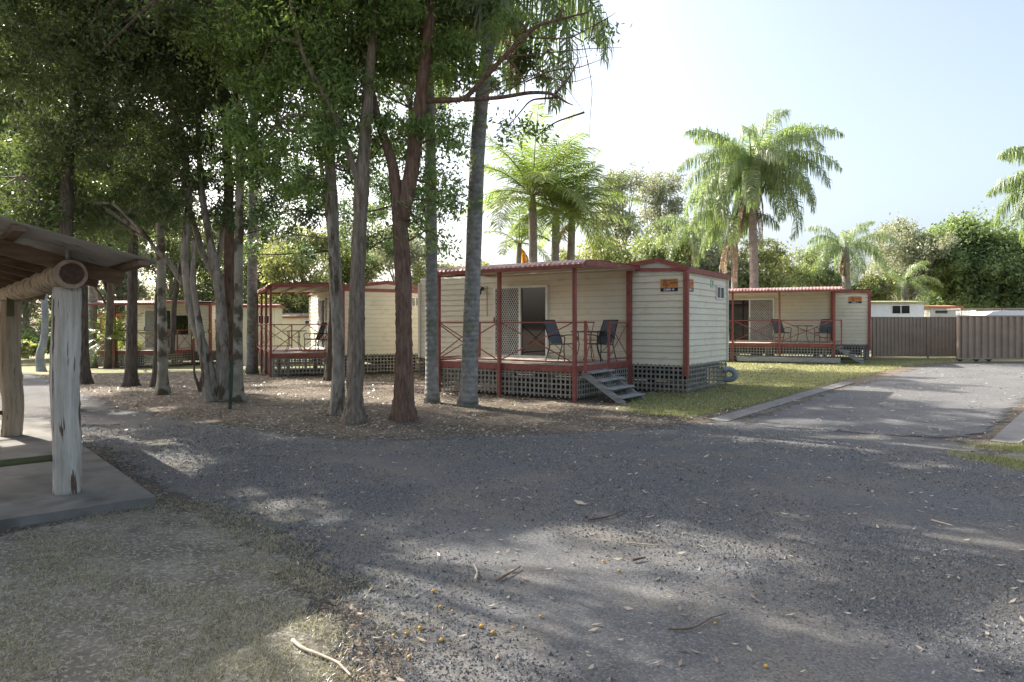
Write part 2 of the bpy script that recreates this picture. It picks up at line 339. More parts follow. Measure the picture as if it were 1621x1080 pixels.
mb = MB(); mb.add(np.stack([X, Y, Z], -1).reshape(-1, 3), [(j * nx + i, j * nx + i + 1, (j + 1) * nx + i + 1, (j + 1) * nx + i) for j in range(len(ys) - 1) for i in range(nx - 1)], True)
o = mb.build('ground', M['soil']); o['kind'] = 'structure'

gravel_poly = [gp(-900, 588), gp(-200, 587), gp(60, 590), gp(150, 622), gp(215, 645), gp(300, 660), gp(430, 678), gp(560, 694), gp(700, 692), gp(860, 684), gp(1000, 678), gp(1090, 668), gp(1150, 660),
               (6.4, 9.6), (6.2, 8.2), (7.6, 7.0), (12, 8.0), (12, -3), (-.5, -3), (-.9, 1.6), gp(560, 1070), gp(500, 950), gp(420, 862), gp(330, 818), gp(250, 800), gp(130, 716), (-8.5, 10.5), (-16, 12), (-30, 16)]
sheet('gravel_drive', gravel_poly, .008, M['gravel'], .4, 1.3)
asph_poly = [(3.3, 10.9), (5.2, 13.4), (7.2, 16.0), (9.2, 18.4), (11.9, 21.6), (14.6, 24.6), (17.4, 26.6), (60, 26.9), (60, 20), (20, 23.6), (13.6, 17.2), (10.3, 13.6), (6.7, 9.5), (5.4, 9.7)]
sheet('asphalt_road', asph_poly, .016, M['asphalt'], .45, 1.1, jit=.05)
lawn_poly = [(-.9, 1.2), gp(570, 1080), gp(520, 960), gp(440, 868), gp(330, 815), gp(240, 800), (-4.0, 5.2), (-8, 2), (-8, -3), (-.9, -3)]
sheet('lawn_by_shelter', lawn_poly, .012, M['lawn'], .3, .6)
side_poly = [(3.0, 11.7), (4.9, 13.7), (6.9, 16.3), (8.9, 18.7), (11.6, 21.9), (14.4, 25.0), (17.0, 27.0), (30, 27.6), (40, 60), (2, 60), (4, 31), (4.4, 18), (2.4, 14.6), (1.6, 12.9)]
sheet('lawn_beside_cabins', side_poly, .006, M['lawn_g'], .6, .9)
verge_poly = [(7.35, 9.2), (11.0, 13.1), (14.3, 16.6), (20, 23), (30, 22), (24, 12), (10, 6.6), (6.8, 7.0), (5.8, 7.7), (5.7, 8.5)]
sheet('grass_verge', verge_poly, .012, M['lawn'], .4, .7)
back_poly = [(-60, 24), (-30, 21.5), (-22, 23.5), (-9, 25.2), (-4, 28), (0, 24), (2, 34), (2, 60), (-60, 60)]
sheet('rear_lawn', back_poly, .006, M['lawn_g'], 1.2, 2.5)
def kerb(name, path, w, h, inner=1):
    P = np.array(path, float); T = unit(np.gradient(P, axis=0)); Nn = np.stack([-T[:, 1], T[:, 0]], 1)
    prof = [(0, -.02), (.0, .004), (w * .35, .000), (w * .62, .004), (w * .8, h), (w, h + .005), (w, -.02)]
    V = []; 
    for i in range(len(P)):
        for (a, z) in prof:
            q = P[i] + Nn[i] * a * inner; V.append((q[0], q[1], gz(q[0], q[1]) + .016 + z))
    k = len(prof); f = [(i * k + j, i * k + j + 1, (i + 1) * k + j + 1, (i + 1) * k + j) for i in range(len(P) - 1) for j in range(k - 1)]
    f += [tuple(range(k - 1, -1, -1)), tuple(range((len(P) - 1) * k, len(P) * k))]
    o = MB().add(V, f).build(name, M['kerb']); o['kind'] = 'structure'; return o
def interp(path, n):
    P = np.array(path, float); t = np.concatenate([[0], np.cumsum(np.linalg.norm(np.diff(P, axis=0), axis=1))]); tt = np.linspace(0, t[-1], n)
    return np.stack([np.interp(tt, t, P[:, i]) for i in range(P.shape[1])], 1)
kerb('kerb', interp([(3.55, 11.25), (5.2, 13.4), (7.2, 16.0), (9.4, 18.7)], 40), .30, .012, 1)
kerb('kerb', interp([(6.55, 9.35), (10.2, 13.45), (13.6, 17.1), (19, 22.6)], 50), .5, .08, -1)

# ------------------------------------------------------------------ cabins
def siding(mb, p0, p1, z0, z1, pitch=.152, depth=.022, n_out=None):
    """lapped boards on the vertical plane p0->p1 (2D); outward normal = left side flipped by n_out"""
    p0 = np.array(p0, float); p1 = np.array(p1, float); n = np.array(n_out, float)
    z = z0
    while z < z1 - 1e-3:
        zt = min(z + pitch, z1); a = p0 + n * depth; b = p1 + n * depth
        c0 = p0 + n * .002; c1 = p1 + n * .002
        v = [(*a, z), (*b, z), (*c1, zt), (*c0, zt), (*c0, z), (*c1, z)]
        mb.add(v, [(0, 1, 2, 3), (4, 5, 1, 0)]); z = zt
def lattice(parent, p0, p1, z0, z1, pitch=.112, w=.040, n=(0, -1)):
    p0 = np.array(p0, float); p1 = np.array(p1, float); L = np.linalg.norm(p1 - p0); d = (p1 - p0) / L; n = np.array(n, float); mb = MB()
    k = int(L / pitch)
    for i in range(k + 1):
        a = p0 + d * min(max(i * pitch, w / 2), L - w / 2) + n * .010
        zt = z1 + (random.uniform(-.012, .012))
        mb.beam((*a, z0), (*a, zt), w, .008, up=(*n, 0))
    z = z0 + .06
    while z < z1 - .02:
        mb.beam((*(p0), z), (*(p1), z), .008, w); z += pitch
    return mb.build('lattice', M['lattice'], parent)
def railing(parent, p0, p1, z0=.82, z1=1.66, endpost=(False, False), braces=1):
    p0 = np.array(p0, float); p1 = np.array(p1, float); mb = MB(); s = .032
    mb.beam((*p0, z1), (*p1, z1), s, s); mb.beam((*p0, z0), (*p1, z0), s, s)
    off = np.array([-(p1 - p0)[1], (p1 - p0)[0]]) / np.linalg.norm(p1 - p0) * .012
    for k in range(braces):
        a = p0 + (p1 - p0) * k / braces; b = p0 + (p1 - p0) * (k + 1) / braces
        mb.beam((*(a + off), z0), (*(b + off), z1), .008, .026); mb.beam((*(a - off), z1), (*(b - off), z0), .008, .026)
    for e, p in zip(endpost, (p0, p1)):
        if e: mb.beam((*p, .6), (*p, z1 + .03), .05, .05, up=(1, 0, 0))
    return mb.build('railing', M['red'], parent)
def corrugated(prof, x0, x1, pitch=.125, amp=.008, th=.002):
    """sheet whose section in (y,z) is prof, ribs run along prof; spread along x"""
    P = np.array(prof, float); n = int((x1 - x0) / pitch * 4); xs = np.linspace(x0, x1, n + 1)
    T = unit(np.gradient(P, axis=0)); Nn = np.stack([-T[:, 1], T[:, 0]], 1)
    if Nn[:, 1].mean() < 0: Nn = -Nn
    V = []
    for x in xs:
        h = amp * math.sin(2 * math.pi * x / pitch)
        for i in range(len(P)): q = P[i] + Nn[i] * (h + amp + .001); V.append((x, q[0], q[1]))
    k = len(P); f = [(i * k + j, i * k + j + 1, (i + 1) * k + j + 1, (i + 1) * k + j) for i in range(n) for j in range(k - 1)]
    return V, f
def window(parent, x, y, w, z0, z1, axis, n, panes=2, frame='white', name='window', dark='glass'):
    """axis 'x': the window lies in a plane y=const spanning x..x+w ; axis 'y': plane x=const spanning y..y+w. n = outward sign"""
    fr = MB(); t = .035; d0, d1 = .012, .05
    def bx(mb, a0, a1, zz0, zz1, e0, e1):
        lo, hi = sorted((e0 * n, e1 * n))
        if axis == 'x': mb.box(x + a0, x + a1, y + lo, y + hi, zz0, zz1)
        else: mb.box(x + lo, x + hi, y + a0, y + a1, zz0, zz1)
    bx(fr, 0, w, z1 - t, z1, d0, d1); bx(fr, 0, w, z0, z0 + t, d0, d1)
    bx(fr, 0, t, z0 + t, z1 - t, d0, d1); bx(fr, w - t, w, z0 + t, z1 - t, d0, d1)
    wn = bpy.data.objects.new(name, None); C.objects.link(wn); wn.parent = parent
    for k in range(1, panes): bx(fr, w * k / panes - t / 2, w * k / panes + t / 2, z0 + t, z1 - t, d0, d1 - .004)
    fr.build('frame', M[frame], wn)
    for k in range(panes):
        a0 = max(t, w * k / panes + t / 2); a1 = min(w - t, w * (k + 1) / panes - t / 2); pn = MB(); bx(pn, a0, a1, z0 + t, z1 - t, .016, .024); pn.build('pane', M[dark], wn)
    return wn
def cabin(label, loc, rz, L=8.2, W=3.1, vd=2.7, va0=1.4, va1=5.25, posts=(1.4, 3.34, 5.13), gable='front', door=(3.70, 5.44, 'left'), group='cream cabins with red trim', full=True, bare_side_rail=True):
    """local frame: x=-a (a runs left along the front), y = depth, origin at front right corner"""
    root = thing('cabin', label, 'cabin', loc, rz, group)
    FZ, T = .66, 3.0                                     # floor underside, wall top
    zr = 2.87 if gable != 'end' else 2.86
    # walls -------------------------------------------------
    w = MB()
    siding(w, (-L, 0), (-va0, 0), FZ, 3.0, n_out=(0, -1)); siding(w, (-va0, 0), (0, 0), FZ, zr, n_out=(0, -1))
    siding(w, (0, 0), (0, W), FZ, zr, n_out=(1, 0)); siding(w, (-L, W), (0, W), FZ, zr, n_out=(0, 1)); siding(w, (-L, 0), (-L, W), FZ, zr, n_out=(-1, 0))
    w.box(-L + .01, -.01, .01, W - .01, FZ - .04, 2.86)
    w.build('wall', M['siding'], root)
    for (x, y) in ((.018, -.018), (-L - .018, -.018), (.018, W + .018), (-L - .018, W + .018)):
        MB().box(x - .035, x + .035, y - .035, y + .035, FZ - .02, zr - .005).build('corner_trim', M['cream'], root)
    # underframe and lattice
    u = MB(); u.box(-L + .1, -.1, .25, .37, .45, FZ - .05); u.box(-L + .1, -.1, W - .37, W - .25, .45, FZ - .05)
    for x in np.arange(-L + .5, -.2, 1.9):
        for y in (.31, W - .31): u.box(x - .1, x + .1, y - .1, y + .1, -.3, .45)
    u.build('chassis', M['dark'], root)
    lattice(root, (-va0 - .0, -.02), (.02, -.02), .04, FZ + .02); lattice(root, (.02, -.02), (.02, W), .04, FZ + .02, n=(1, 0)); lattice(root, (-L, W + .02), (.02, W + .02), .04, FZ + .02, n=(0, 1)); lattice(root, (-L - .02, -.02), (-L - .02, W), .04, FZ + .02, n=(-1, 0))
    sk = MB(); sk.box(-L + .15, -.15, W * .62, W * .62 + .02, .12, FZ - .06); sk.build('dark_backing', M['dark'], root)  # dark board added beneath the floor so the lattice gaps look shaded
    # main roof ---------------------------------------------
    rf = MB(); e = .08
    if gable == 'end':
        pk = 3.13; ym = W * .48
        V, f = corrugated([(-.10, 2.93), (ym, pk)], -L - e, e); rf.add(V, f)
        V, f = corrugated([(ym, pk), (W + .1, 2.88)], -L - e, e); rf.add(V, f)
        rf.build('roof', M['roof'], root)
        for x in (.006, -L - .006):
            MB().add([(x, .0, 2.86), (x, W, 2.86), (x, W, 2.875), (x, ym, pk - .02), (x, 0, 2.92)], [(0, 1, 2, 3, 4)]).build('gable', M['cream'], root)
        for x in (.05, -L - .05):
            b = MB(); b.beam((x, -.12, 2.90), (x, ym + .01, pk - .03), .03, .12); b.beam((x, ym - .01, pk - .03), (x, W + .12, 2.84), .03, .12); b.beam((x - .005, -.05, 2.83), (x - .005, W + .05, 2.80), .02, .11)
            b.build('barge_board', M['red'], root)
    else:
        V, f = corrugated([(.0, 3.04), (W * .5, 3.07), (W + .1, 2.93)], -L - e, -va0 - .02); rf.add(V, f)
        if gable == 'front':
            a, pkz = .64, 3.20
            rf.add([(.08, -.06, 2.96), (-a, -.06, pkz), (-a, 1.2, 3.0), (.08, 1.2, 2.965), (-va0 - .03, -.06, 3.09), (-va0 - .03, 1.2, 3.0)], [(0, 1, 2, 3), (1, 4, 5, 2)])
            rf.add([(-va0 - .02, 1.2, 2.97), (.08, 1.2, 2.965), (.08, W + .08, 2.96), (-va0 - .02, W + .08, 2.97)], [(0, 1, 2, 3)])
        else:
            rf.add([(-va0 - .02, -.06, 2.985), (.08, -.06, 2.965), (.08, W + .08, 2.96), (-va0 - .02, W + .08, 2.97)], [(0, 1, 2, 3)])
        rf.build('roof', M['roof'], root)
        b = MB()
        if gable == 'front':
            g = MB(); g.add([(-va0, -.012, 2.86), (.0, -.012, 2.86), (0, -.012, 2.93), (-.64, -.012, 3.16), (-va0, -.012, 3.06)], [(0, 1, 2, 3, 4)]); g.build('gable', M['cream'], root)
            b.beam((-va0 - .04, -.065, 3.05), (-.63, -.065, 3.155), .03, .10); b.beam((-.65, -.064, 3.155), (.09, -.064, 2.90), .03, .11)
            b.beam((-va0 + .02, -.05, 2.95), (.07, -.05, 2.885), .028, .075)
        else: b.beam((-va0 - .04, -.065, 2.92), (.08, -.065, 2.88), .03, .11)
        b.build('barge_board', M['red'], root)
        fb = MB(); fb.box(.045, .085, -.085, W + .12, 2.835, 2.955); fb.box(-L - .08, .045, W + .085, W + .12, 2.835, 2.93); fb.build('fascia', M['red'], root)
    # corner columns
    for (x, y, z0) in ((.035, -.055, .42), (-va0 + .02, -.075, .02)) if va0 > .3 else ((.03, -.06, .05),):
        p = MB(); p.box(x - .055, x + .055, y - .055, y + .055, z0, 2.84 if x > 0 else 2.98); p.build('corner_post', M['red'], root)
    # verandah ----------------------------------------------
    x0, x1 = -va1, -va0
    dk = MB()
    nb = int((x1 - x0) / .1)
    for i in range(nb):
        xa = x0 + i * (x1 - x0) / nb; dk.box(xa + .003, xa + (x1 - x0) / nb - .003, -vd + .02, -.03, .715, .74)
    dk.build('deck', M['deckwood'], root)
    db = MB(); db.box(x0 - .03, x1 + .03, -vd - .02, -vd + .018, .60, .742); db.box(x1 + .003, x1 + .035, -vd + .02, -.06, .60, .738); db.box(x0 - .035, x0 - .003, -vd + .02, -.06, .60, .738)
    for y in np.linspace(-vd + .4, -.4, 5): db.box(x0, x1, y - .02, y + .02, .60, .712)
    db.build('deck_beam', M['red'], root)
    lattice(root, (x0, -vd + .02), (x1, -vd + .02), .05, .60); lattice(root, (x1, -vd + .02), (x1, -.1), .05, .60, n=(1, 0)); lattice(root, (x0, -vd + .02), (x0, -.1), .05, .60, n=(-1, 0))
    for x in np.linspace(x0 + .3, x1 - .3, 3):
        for y in (-vd + .5, -.5): MB().box(x - .05, x + .05, y - .05, y + .05, -.25, .6).build('stump', M['lattice'], root)
    for a in posts:
        p = MB(); p.box(-a - .036, -a + .036, -vd - .10, -vd - .026, -.12, 2.80); p.build('post', M['red'], root)
    xr = x1 + (.27 if va0 > .3 else .05); xl = x0 - .15
    prof = [(-vd - .2, 2.84), (-vd - .17, 2.90), (-vd - .06, 2.95), (-vd + .14, 2.985), (-vd + .5, 2.995), (-.02, 3.02)]
    V, f = corrugated(prof, xl, xr); r2 = MB().add(V, f); r2.build('verandah_roof', M['roof'], root)
    cl = MB(); cl.add([(xl, -vd - .1, 2.935), (xr - .01, -vd - .1, 2.935), (xr - .01, -.02, 3.0), (xl, -.02, 3.0)], [(0, 1, 2, 3)])
    for y in np.linspace(-vd + .3, -.3, 4): cl.box(xl, xr - .02, y - .02, y + .02, 2.90, 2.945)
    cl.build('ceiling', M['underroof'], root)
    gt = MB(); gt.box(xl, xr, -vd - .235, -vd - .205, 2.79, 2.865); gt.box(xl, xr, -vd - .205, -vd - .13, 2.79, 2.80); gt.box(xl, xr, -vd - .12, -vd - .04, 2.80, 2.90)
    for x in (xl, xr): gt.add([(x, -vd - .235, 2.78), (x, -vd - .02, 2.85), (x, 0, 2.93), (x, 0, 3.01), (x, -vd + .14, 2.99), (x, -vd - .17, 2.92)], [(0, 1, 2, 3, 4, 5)])
    gt.build('gutter', M['red'], root)
    # railings
    yf = -vd - .07; pp = sorted(posts)
    for a, b_ in zip(pp[:-1], pp[1:]): railing(root, (-b_ + .04, yf), (-a - .04, yf))
    if va1 - pp[-1] > .5: railing(root, (-va1, yf), (-pp[-1] - .04, yf))
    railing(root, (x0 + .02, yf + .05), (x0 + .02, -1.0), endpost=(False, True))
    if va0 > .3:
        railing(root, (-pp[0] + .04, yf), (x1 + .25, yf + .02), braces=0, endpost=(False, True)); railing(root, (x1 + .02, -1.2), (x1 + .02, -.14), endpost=(True, False))
        railing(root, (x1 + .25, yf + .05), (x1 + .25, -vd + .35), braces=1)
    else: railing(root, (x1 - .02, yf + .06), (x1 - .02, -.1), braces=2)
    # sliding door -------------------------------------------
    a0, a1, side = door; dx0, dx1 = -a1, -a0; z0, z1 = .745, 2.66; wd = dx1 - dx0; t = .06
    D = bpy.data.objects.new('door', None); C.objects.link(D); D.parent = root
    fr = MB(); yo, yi = -.085, -.014; xm = (dx0 + dx1) / 2
    fr.box(dx0, dx1, yo, yi, z1 - t, z1); fr.box(dx0, dx1, yo, yi, z0, z0 + .05); fr.box(dx0, dx0 + t, yo, yi, z0 + .05, z1 - t); fr.box(dx1 - t, dx1, yo, yi, z0 + .05, z1 - t); fr.box(xm - .03, xm + .03, yo - .01, yi, z0 + .05, z1 - t)
    fr.build('frame', M['white'], D)
    gl = MB(); gl.box(dx0 + t, xm - .03, -.04, -.03, z0 + .05, z1 - t); gl.box(xm + .03, dx1 - t, -.04, -.03, z0 + .05, z1 - t); gl.build('glass', M['glass'], D)
    sx0, sx1 = (dx0 + t, xm - .03) if side == 'left' else (xm + .03, dx1 - t)
    sc = MB(); sw = sx1 - sx0; sh = z1 - t - z0 - .05; pz = z0 + .05; k = .115; lim = int((sw * 1.6 + sh) / k) + 2
    yy = -.07
    for i in range(lim):                                  # diamond grille: lines of slope +-1.6
        c = i * k
        for sgn, yq in ((1, yy), (-1, yy - .006)):
            pts = []
            for u_ in (0, sw):
                v_ = c - 1.6 * u_ if sgn == 1 else c - 1.6 * (sw - u_)
                pts.append((u_, v_))
            (u0, v0), (u1, v1) = pts
            if max(v0, v1) < 0 or min(v0, v1) > sh: continue
            def clip(u0, v0, u1, v1):
                for lo in (0, sh):
                    pass
                P0 = [u0, v0]; P1 = [u1, v1]
                for A_, B_ in ((P0, P1), (P1, P0)):
                    if A_[1] < 0: t_ = (0 - A_[1]) / (B_[1] - A_[1]); A_[0] += (B_[0] - A_[0]) * t_; A_[1] = 0
                    if A_[1] > sh: t_ = (sh - A_[1]) / (B_[1] - A_[1]); A_[0] += (B_[0] - A_[0]) * t_; A_[1] = sh
                return P0, P1
            q0, q1 = clip(u0, v0, u1, v1)
            if abs(q0[0] - q1[0]) < .01: continue
            sc.beam((sx0 + q0[0], yq, pz + q0[1]), (sx0 + q1[0], yq, pz + q1[1]), .006, .020)
    sc.build('security_screen', M['mesh'], D)
    h = MB(); h.box(sx0 - .035, sx0 - .012, -.115, -.088, 1.65, 1.82); h.build('handle', M['black'], D)
    # back wall end window
    if full:
        window(root, .0, W * .70, .64, 2.28, 2.62, 'y', 1, 2)
    return root

def rot(rz, x, y): return x * math.cos(rz) - y * math.sin(rz), x * math.sin(rz) + y * math.cos(rz)
def on(cab, x, y, z=0):
    rz = cab.rotation_euler.z; a, b = rot(rz, x, y); return (cab.location.x + a, cab.location.y + b, cab.location.z + z)
R1 = R(-34.26); C1 = cabin('large cream cabin in the middle with a low red gable at its right end', (4.03, 15.85, 0), R1)
z3 = .13; R3 = R(-23); C3 = cabin('cream cabin at the right beside the brown metal fence', (14.98, 28.7, z3), R3, gable='none', door=(3.69, 5.75, 'right'), posts=(1.4, 3.4, 5.2), va1=6.4, full=False)
z2 = gz(-6, 22); R2 = R(-65.2); C2 = cabin('cream cabin seen end on behind the trunks left of the middle cabin', (-5.56, 22.65, z2), R2, L=7.4, W=3.0, vd=2.25, va0=.0, va1=5.6, posts=(.05, 1.6, 3.4, 5.3), gable='end', door=(3.3, 4.9, 'left'))
z4 = gz(-15, 32); R4 = R(-10); C4 = cabin('farthest cream cabin showing between the thin trunks at the far left', (-14.4, 32.6, z4), R4, L=4.5, vd=2.4, va0=.9, va1=4.2, posts=(.9, 2.0, 3.1, 4.15), gable='none', door=(2.0, 3.5, 'left'), full=False)
# extra parts of single cabins
def wall_light(cab, x, z):
    w = bpy.data.objects.new('wall_light', None); C.objects.link(w); w.parent = cab; w.location = (x, -.03, z)
    MB().box(-.04, .04, -.03, 0, -.05, .05).tube([(0, -.03, .04), (0, -.12, .07), (0, -.14, .0)], .01, 6).build('bracket', M['black'], w)
    MB().tube([(0, -.14, .0), (0, -.14, -.04), (0, -.14, -.16), (0, -.14, -.18)], [.03, .06, .045, .02], 8).build('lantern', M['black'], w)
wall_light(C1, -5.85, 2.62)
cd = MB().tube([(-5.7, -.025, 2.7), (-5.7, -.025, 1.85)], .008, 5); cd.build('cable', M['black'], C1)
pl = MB().box(.016, .028, 1.75, 1.98, 2.56, 2.76); plate = pl.build('number_plate', M['signgreen'])
def place_on(o, cab): o.location = cab.location; o.rotation_euler = cab.rotation_euler
place_on(plate, C1); tag(plate, 'small pale green number plate high beside the little end window', 'number plate')
def text(parent, s, size, loc, rotz, m, name='lettering', ext=.001, bold=0):
    cu = bpy.data.curves.new(name, 'FONT'); cu.body = s; cu.size = size; cu.extrude = ext; cu.offset = bold; cu.align_x = 'CENTER'; cu.align_y = 'CENTER'
    o = bpy.data.objects.new(name, cu); C.objects.link(o); o.parent = parent; o.location = loc; o.rotation_euler = (R(90), 0, rotz); cu.materials.append(m)
    me = bpy.data.meshes.new_from_object(o); n = bpy.data.objects.new(name, me); C.objects.link(n); n.parent = parent; n.location = loc; n.rotation_euler = (R(90), 0, rotz); bpy.data.objects.remove(o); return n
text(plate, '1', .17, (.031, 1.865, 2.66), R(90), M['signblack'], bold=.006)
def cabin_sign(label, cab, x, y, rz, wordz='CABIN 10', w=.42):
    px, py, pz = on(cab, x, y); s = thing('cabin_sign', label, 'sign', (px, py, pz + 2.40), cab.rotation_euler.z + rz, 'cabin name boards')
    MB().box(-w / 2, w / 2, -.018, 0, .075, .29).build('picture_panel', M['orange_sign'], s)
    MB().box(-w / 2, w / 2, -.018, 0, 0, .074).build('name_strip', M['signblack'], s)
    mo = MB()                                       # house-and-palm doodle of the picture panel, raised paint
    mo.add([(-.15, -.020, .12), (-.02, -.020, .12), (-.02, -.020, .18), (-.085, -.020, .225), (-.15, -.020, .18)], [(0, 1, 2, 3, 4)])
    mo.beam((-.19, -.0205, .252), (.19, -.0205, .262), .002, .018); mo.beam((.09, -.0205, .10), (.10, -.0205, .2), .002, .012)
    for a in (20, 60, 120, 160, 200, -20): mo.beam((.10, -.0205, .2), (.10 + .07 * math.cos(R(a)), -.0205, .2 + .035 * math.sin(R(a))), .002, .010)
    mo.build('painted_picture', mat('sign_brown', (.25, .09, .05), (.32, .14, .07), 9, .6), s)
    text(s, wordz, .062, (0, -.0205, .036), 0, M['signtext'], bold=.002)
cabin_sign('orange and black name board on the shaded front wall of the middle cabin', C1, -.39, -.016, 0)
cabin_sign('orange and black name board half hidden by the corner post of the middle cabin', C1, .016, .24, R(90))
cabin_sign('orange name board at the top right of the far right cabin front', C3, -.50, -.016, 0, 'CABIN 11', .5)
# drain pipe of the middle cabin
pp = MB().tube([(.0, 2.75, .42), (.13, 2.85, .44), (.28, 2.85, .40), (.34, 2.85, .28), (.26, 2.85, .17), (.02, 2.85, .15)], .075, 12, step=.05); pp.build('drain_pipe', M['pvc'], C1)
# cabin 2 lamp, cabin 3 window and handle
ym = MB().box(-4.95 - .12, -4.95, -.05, -.016, 2.3, 2.56); ym.build('wall_lamp', M['yellow'], C2)
window(C3, -6.9, 0, 1.05, .95, 2.6, 'x', -1, 2)
window(C4, -1.9, 0, .8, 1.4, 2.4, 'x', -1, 1)
bl = MB().beam((-5.0, -2.95, .10), (-1.2, -2.98, .10), .12, .18); bl.build('sleeper', M['greywood'], C3)

def steps(label, cab, y0, y1, x0):
    s = thing('wooden_steps', label, 'steps', on(cab, x0, 0), cab.rotation_euler.z, 'grey timber steps')
    for k, (x, z) in enumerate(((.17, .60), (.42, .44), (.66, .285), (.90, .12))):
        MB().beam((x + random.uniform(-.01, .01), y0 + .0, z), (x, y1, z + random.uniform(-.012, .012)), .24, .034).build('tread', M['greywood'], s)
    for y in (y0 + .06, y1 - .06): MB().beam((.03, y, .60), (1.0, y, -.02), .04, .125).build('stringer', M['greywood'], s)
steps('weathered grey steps up to the deck of the middle cabin', C1, -2.62, -1.55, -1.36)
steps('weathered grey steps at the right end of the far right cabin deck', C3, -2.5, -1.45, -1.36)

# ------------------------------------------------------------------ outdoor furniture
def chair_proto():
    s = thing('patio_chair', 'x', 'chair')
    fr = MB()
    for y in (-.26, .26):
        fr.tube([(.24, y, 0), (.22, y, .40), (.27, y * 1.05, .58), (.20, y * 1.06, .63), (-.12, y * 1.06, .62), (-.25, y, .55)], .013, 7, step=.05)
        fr.tube([(-.30, y, 0), (-.16, y, .42), (-.27, y * .95, .70), (-.38, y * .9, .98)], .013, 7, step=.06)
        fr.tube([(.22, y, .42), (-.16, y, .40)], .012, 6)
        fr.tube([(.23, y, .22), (.10, y, .30), (-.02, y, .40)], .008, 5, step=.05)
    fr.tube([(.22, -.26, .42), (.22, .26, .42)], .012, 6); fr.tube([(-.38, -.235, .98), (-.38, .235, .98)], .012, 6); fr.tube([(-.20, -.26, .2), (-.20, .26, .2)], .01, 6)
    fr.build('frame', M['black'], s)
    MB().beam((.23, 0, .43), (-.15, 0, .405), .47, .012).build('seat', M['sling'], s)
    MB().beam((-.155, 0, .42), (-.375, 0, .97), .45, .012, up=(1, 0, 0)).build('backrest', M['sling'], s)
    return s
def table_proto():
    s = thing('patio_table', 'x', 'table')
    MB().tube([(0, 0, .70), (0, 0, .715)], .40, 32).build('tabletop', M['glass'], s)
    rim = MB(); a = np.linspace(0, 2 * np.pi, 33); rim.tube(np.column_stack([.41 * np.cos(a), .41 * np.sin(a), np.full(33, .705)]), .014, 6, cap=False); rim.build('rim', M['black'], s)
    for k in range(4):
        t = R(45 + 90 * k); c, s_ = math.cos(t), math.sin(t)
        MB().tube([(.38 * c, .38 * s_, 0), (.28 * c, .28 * s_, .12), (.22 * c, .22 * s_, .35), (.25 * c, .25 * s_, .70)], .012, 7, step=.05).build('leg', M['black'], s)
    hp = MB(); hp.tube([(.22, 0, .5), (0, .22, .5), (-.22, 0, .5), (0, -.22, .5), (.22, 0, .5)], .009, 5); hp.build('brace', M['black'], s)
    return s
CH = chair_proto(); TB = table_proto(); used = {}
def put(kind, label, loc, rz, group):
    o = {'c': CH, 't': TB}[kind]
    if used.get(kind): o = copy_tree(o)
    used[kind] = 1; o.location = loc; o.rotation_euler = (0, 0, rz); o['label'] = label; o['group'] = group; return o
gch, gtb = 'dark sling chairs on the cabin decks', 'round glass tables on the cabin decks'
put('c', 'dark sling chair left of the table on the middle cabin deck', on(C1, -2.52, -1.35, .742), R(-38), gch)
put('c', 'dark sling chair by the red end railing of the middle cabin deck', on(C1, -1.85, -.72, .742), R(-142), gch)
put('t', 'round glass table between two chairs on the middle cabin deck', on(C1, -2.15, -.75, .742), R1, gtb)
put('c', 'left dark sling chair at the table on the far right cabin deck', on(C3, -3.35, -1.0, .742), R3 + R(-50), gch)
put('c', 'right dark sling chair at the table on the far right cabin deck', on(C3, -1.75, -1.0, .742), R3 + R(-115), gch)
put('t', 'round glass table on the far right cabin deck', on(C3, -2.55, -.95, .742), R3, gtb)
put('c', 'nearer dark chair on the deck of the end on cabin behind the trunks', on(C2, -.75, -.55, .742), R(186), gch)
put('c', 'farther dark chair on the deck of the end on cabin behind the trunks', on(C2, -1.55, -.75, .742), R(176), gch)
put('t', 'round glass table on the deck of the end on cabin behind the trunks', on(C2, -1.3, -1.45, .742), R2, gtb)
put('c', 'dark chair on the deck of the farthest left cabin', on(C4, -1.5, -1.2, .742), R4 + R(-90), gch)
wc = thing('garden_chair', 'white curly metal garden chair at the left end of the far right cabin deck', 'chair', on(C3, -5.75, -1.3, .742), R3 + R(-60))
fr = MB()
for x, y in ((-.2, -.2), (.2, -.2), (-.2, .2), (.2, .2)): fr.tube([(x, y, 0), (x * .9, y * .9, .42)], .012, 6)
fr.build('legs', M['white'], wc); MB().tube([(0, 0, .42), (0, 0, .435)], .24, 18).build('seat', M['white'], wc)
bk = MB(); a = np.linspace(R(-20), R(200), 14); bk.tube(np.column_stack([np.full(14, -.22), .27 * np.cos(a), .62 + .27 * np.sin(a)]), .013, 6)
for yc in (-.1, .1): a = np.linspace(0, 2 * np.pi, 13); bk.tube(np.column_stack([np.full(13, -.22), yc + .09 * np.cos(a), .62 + .10 * np.sin(a)]), .008, 5)
bk.build('backrest', M['white'], wc)

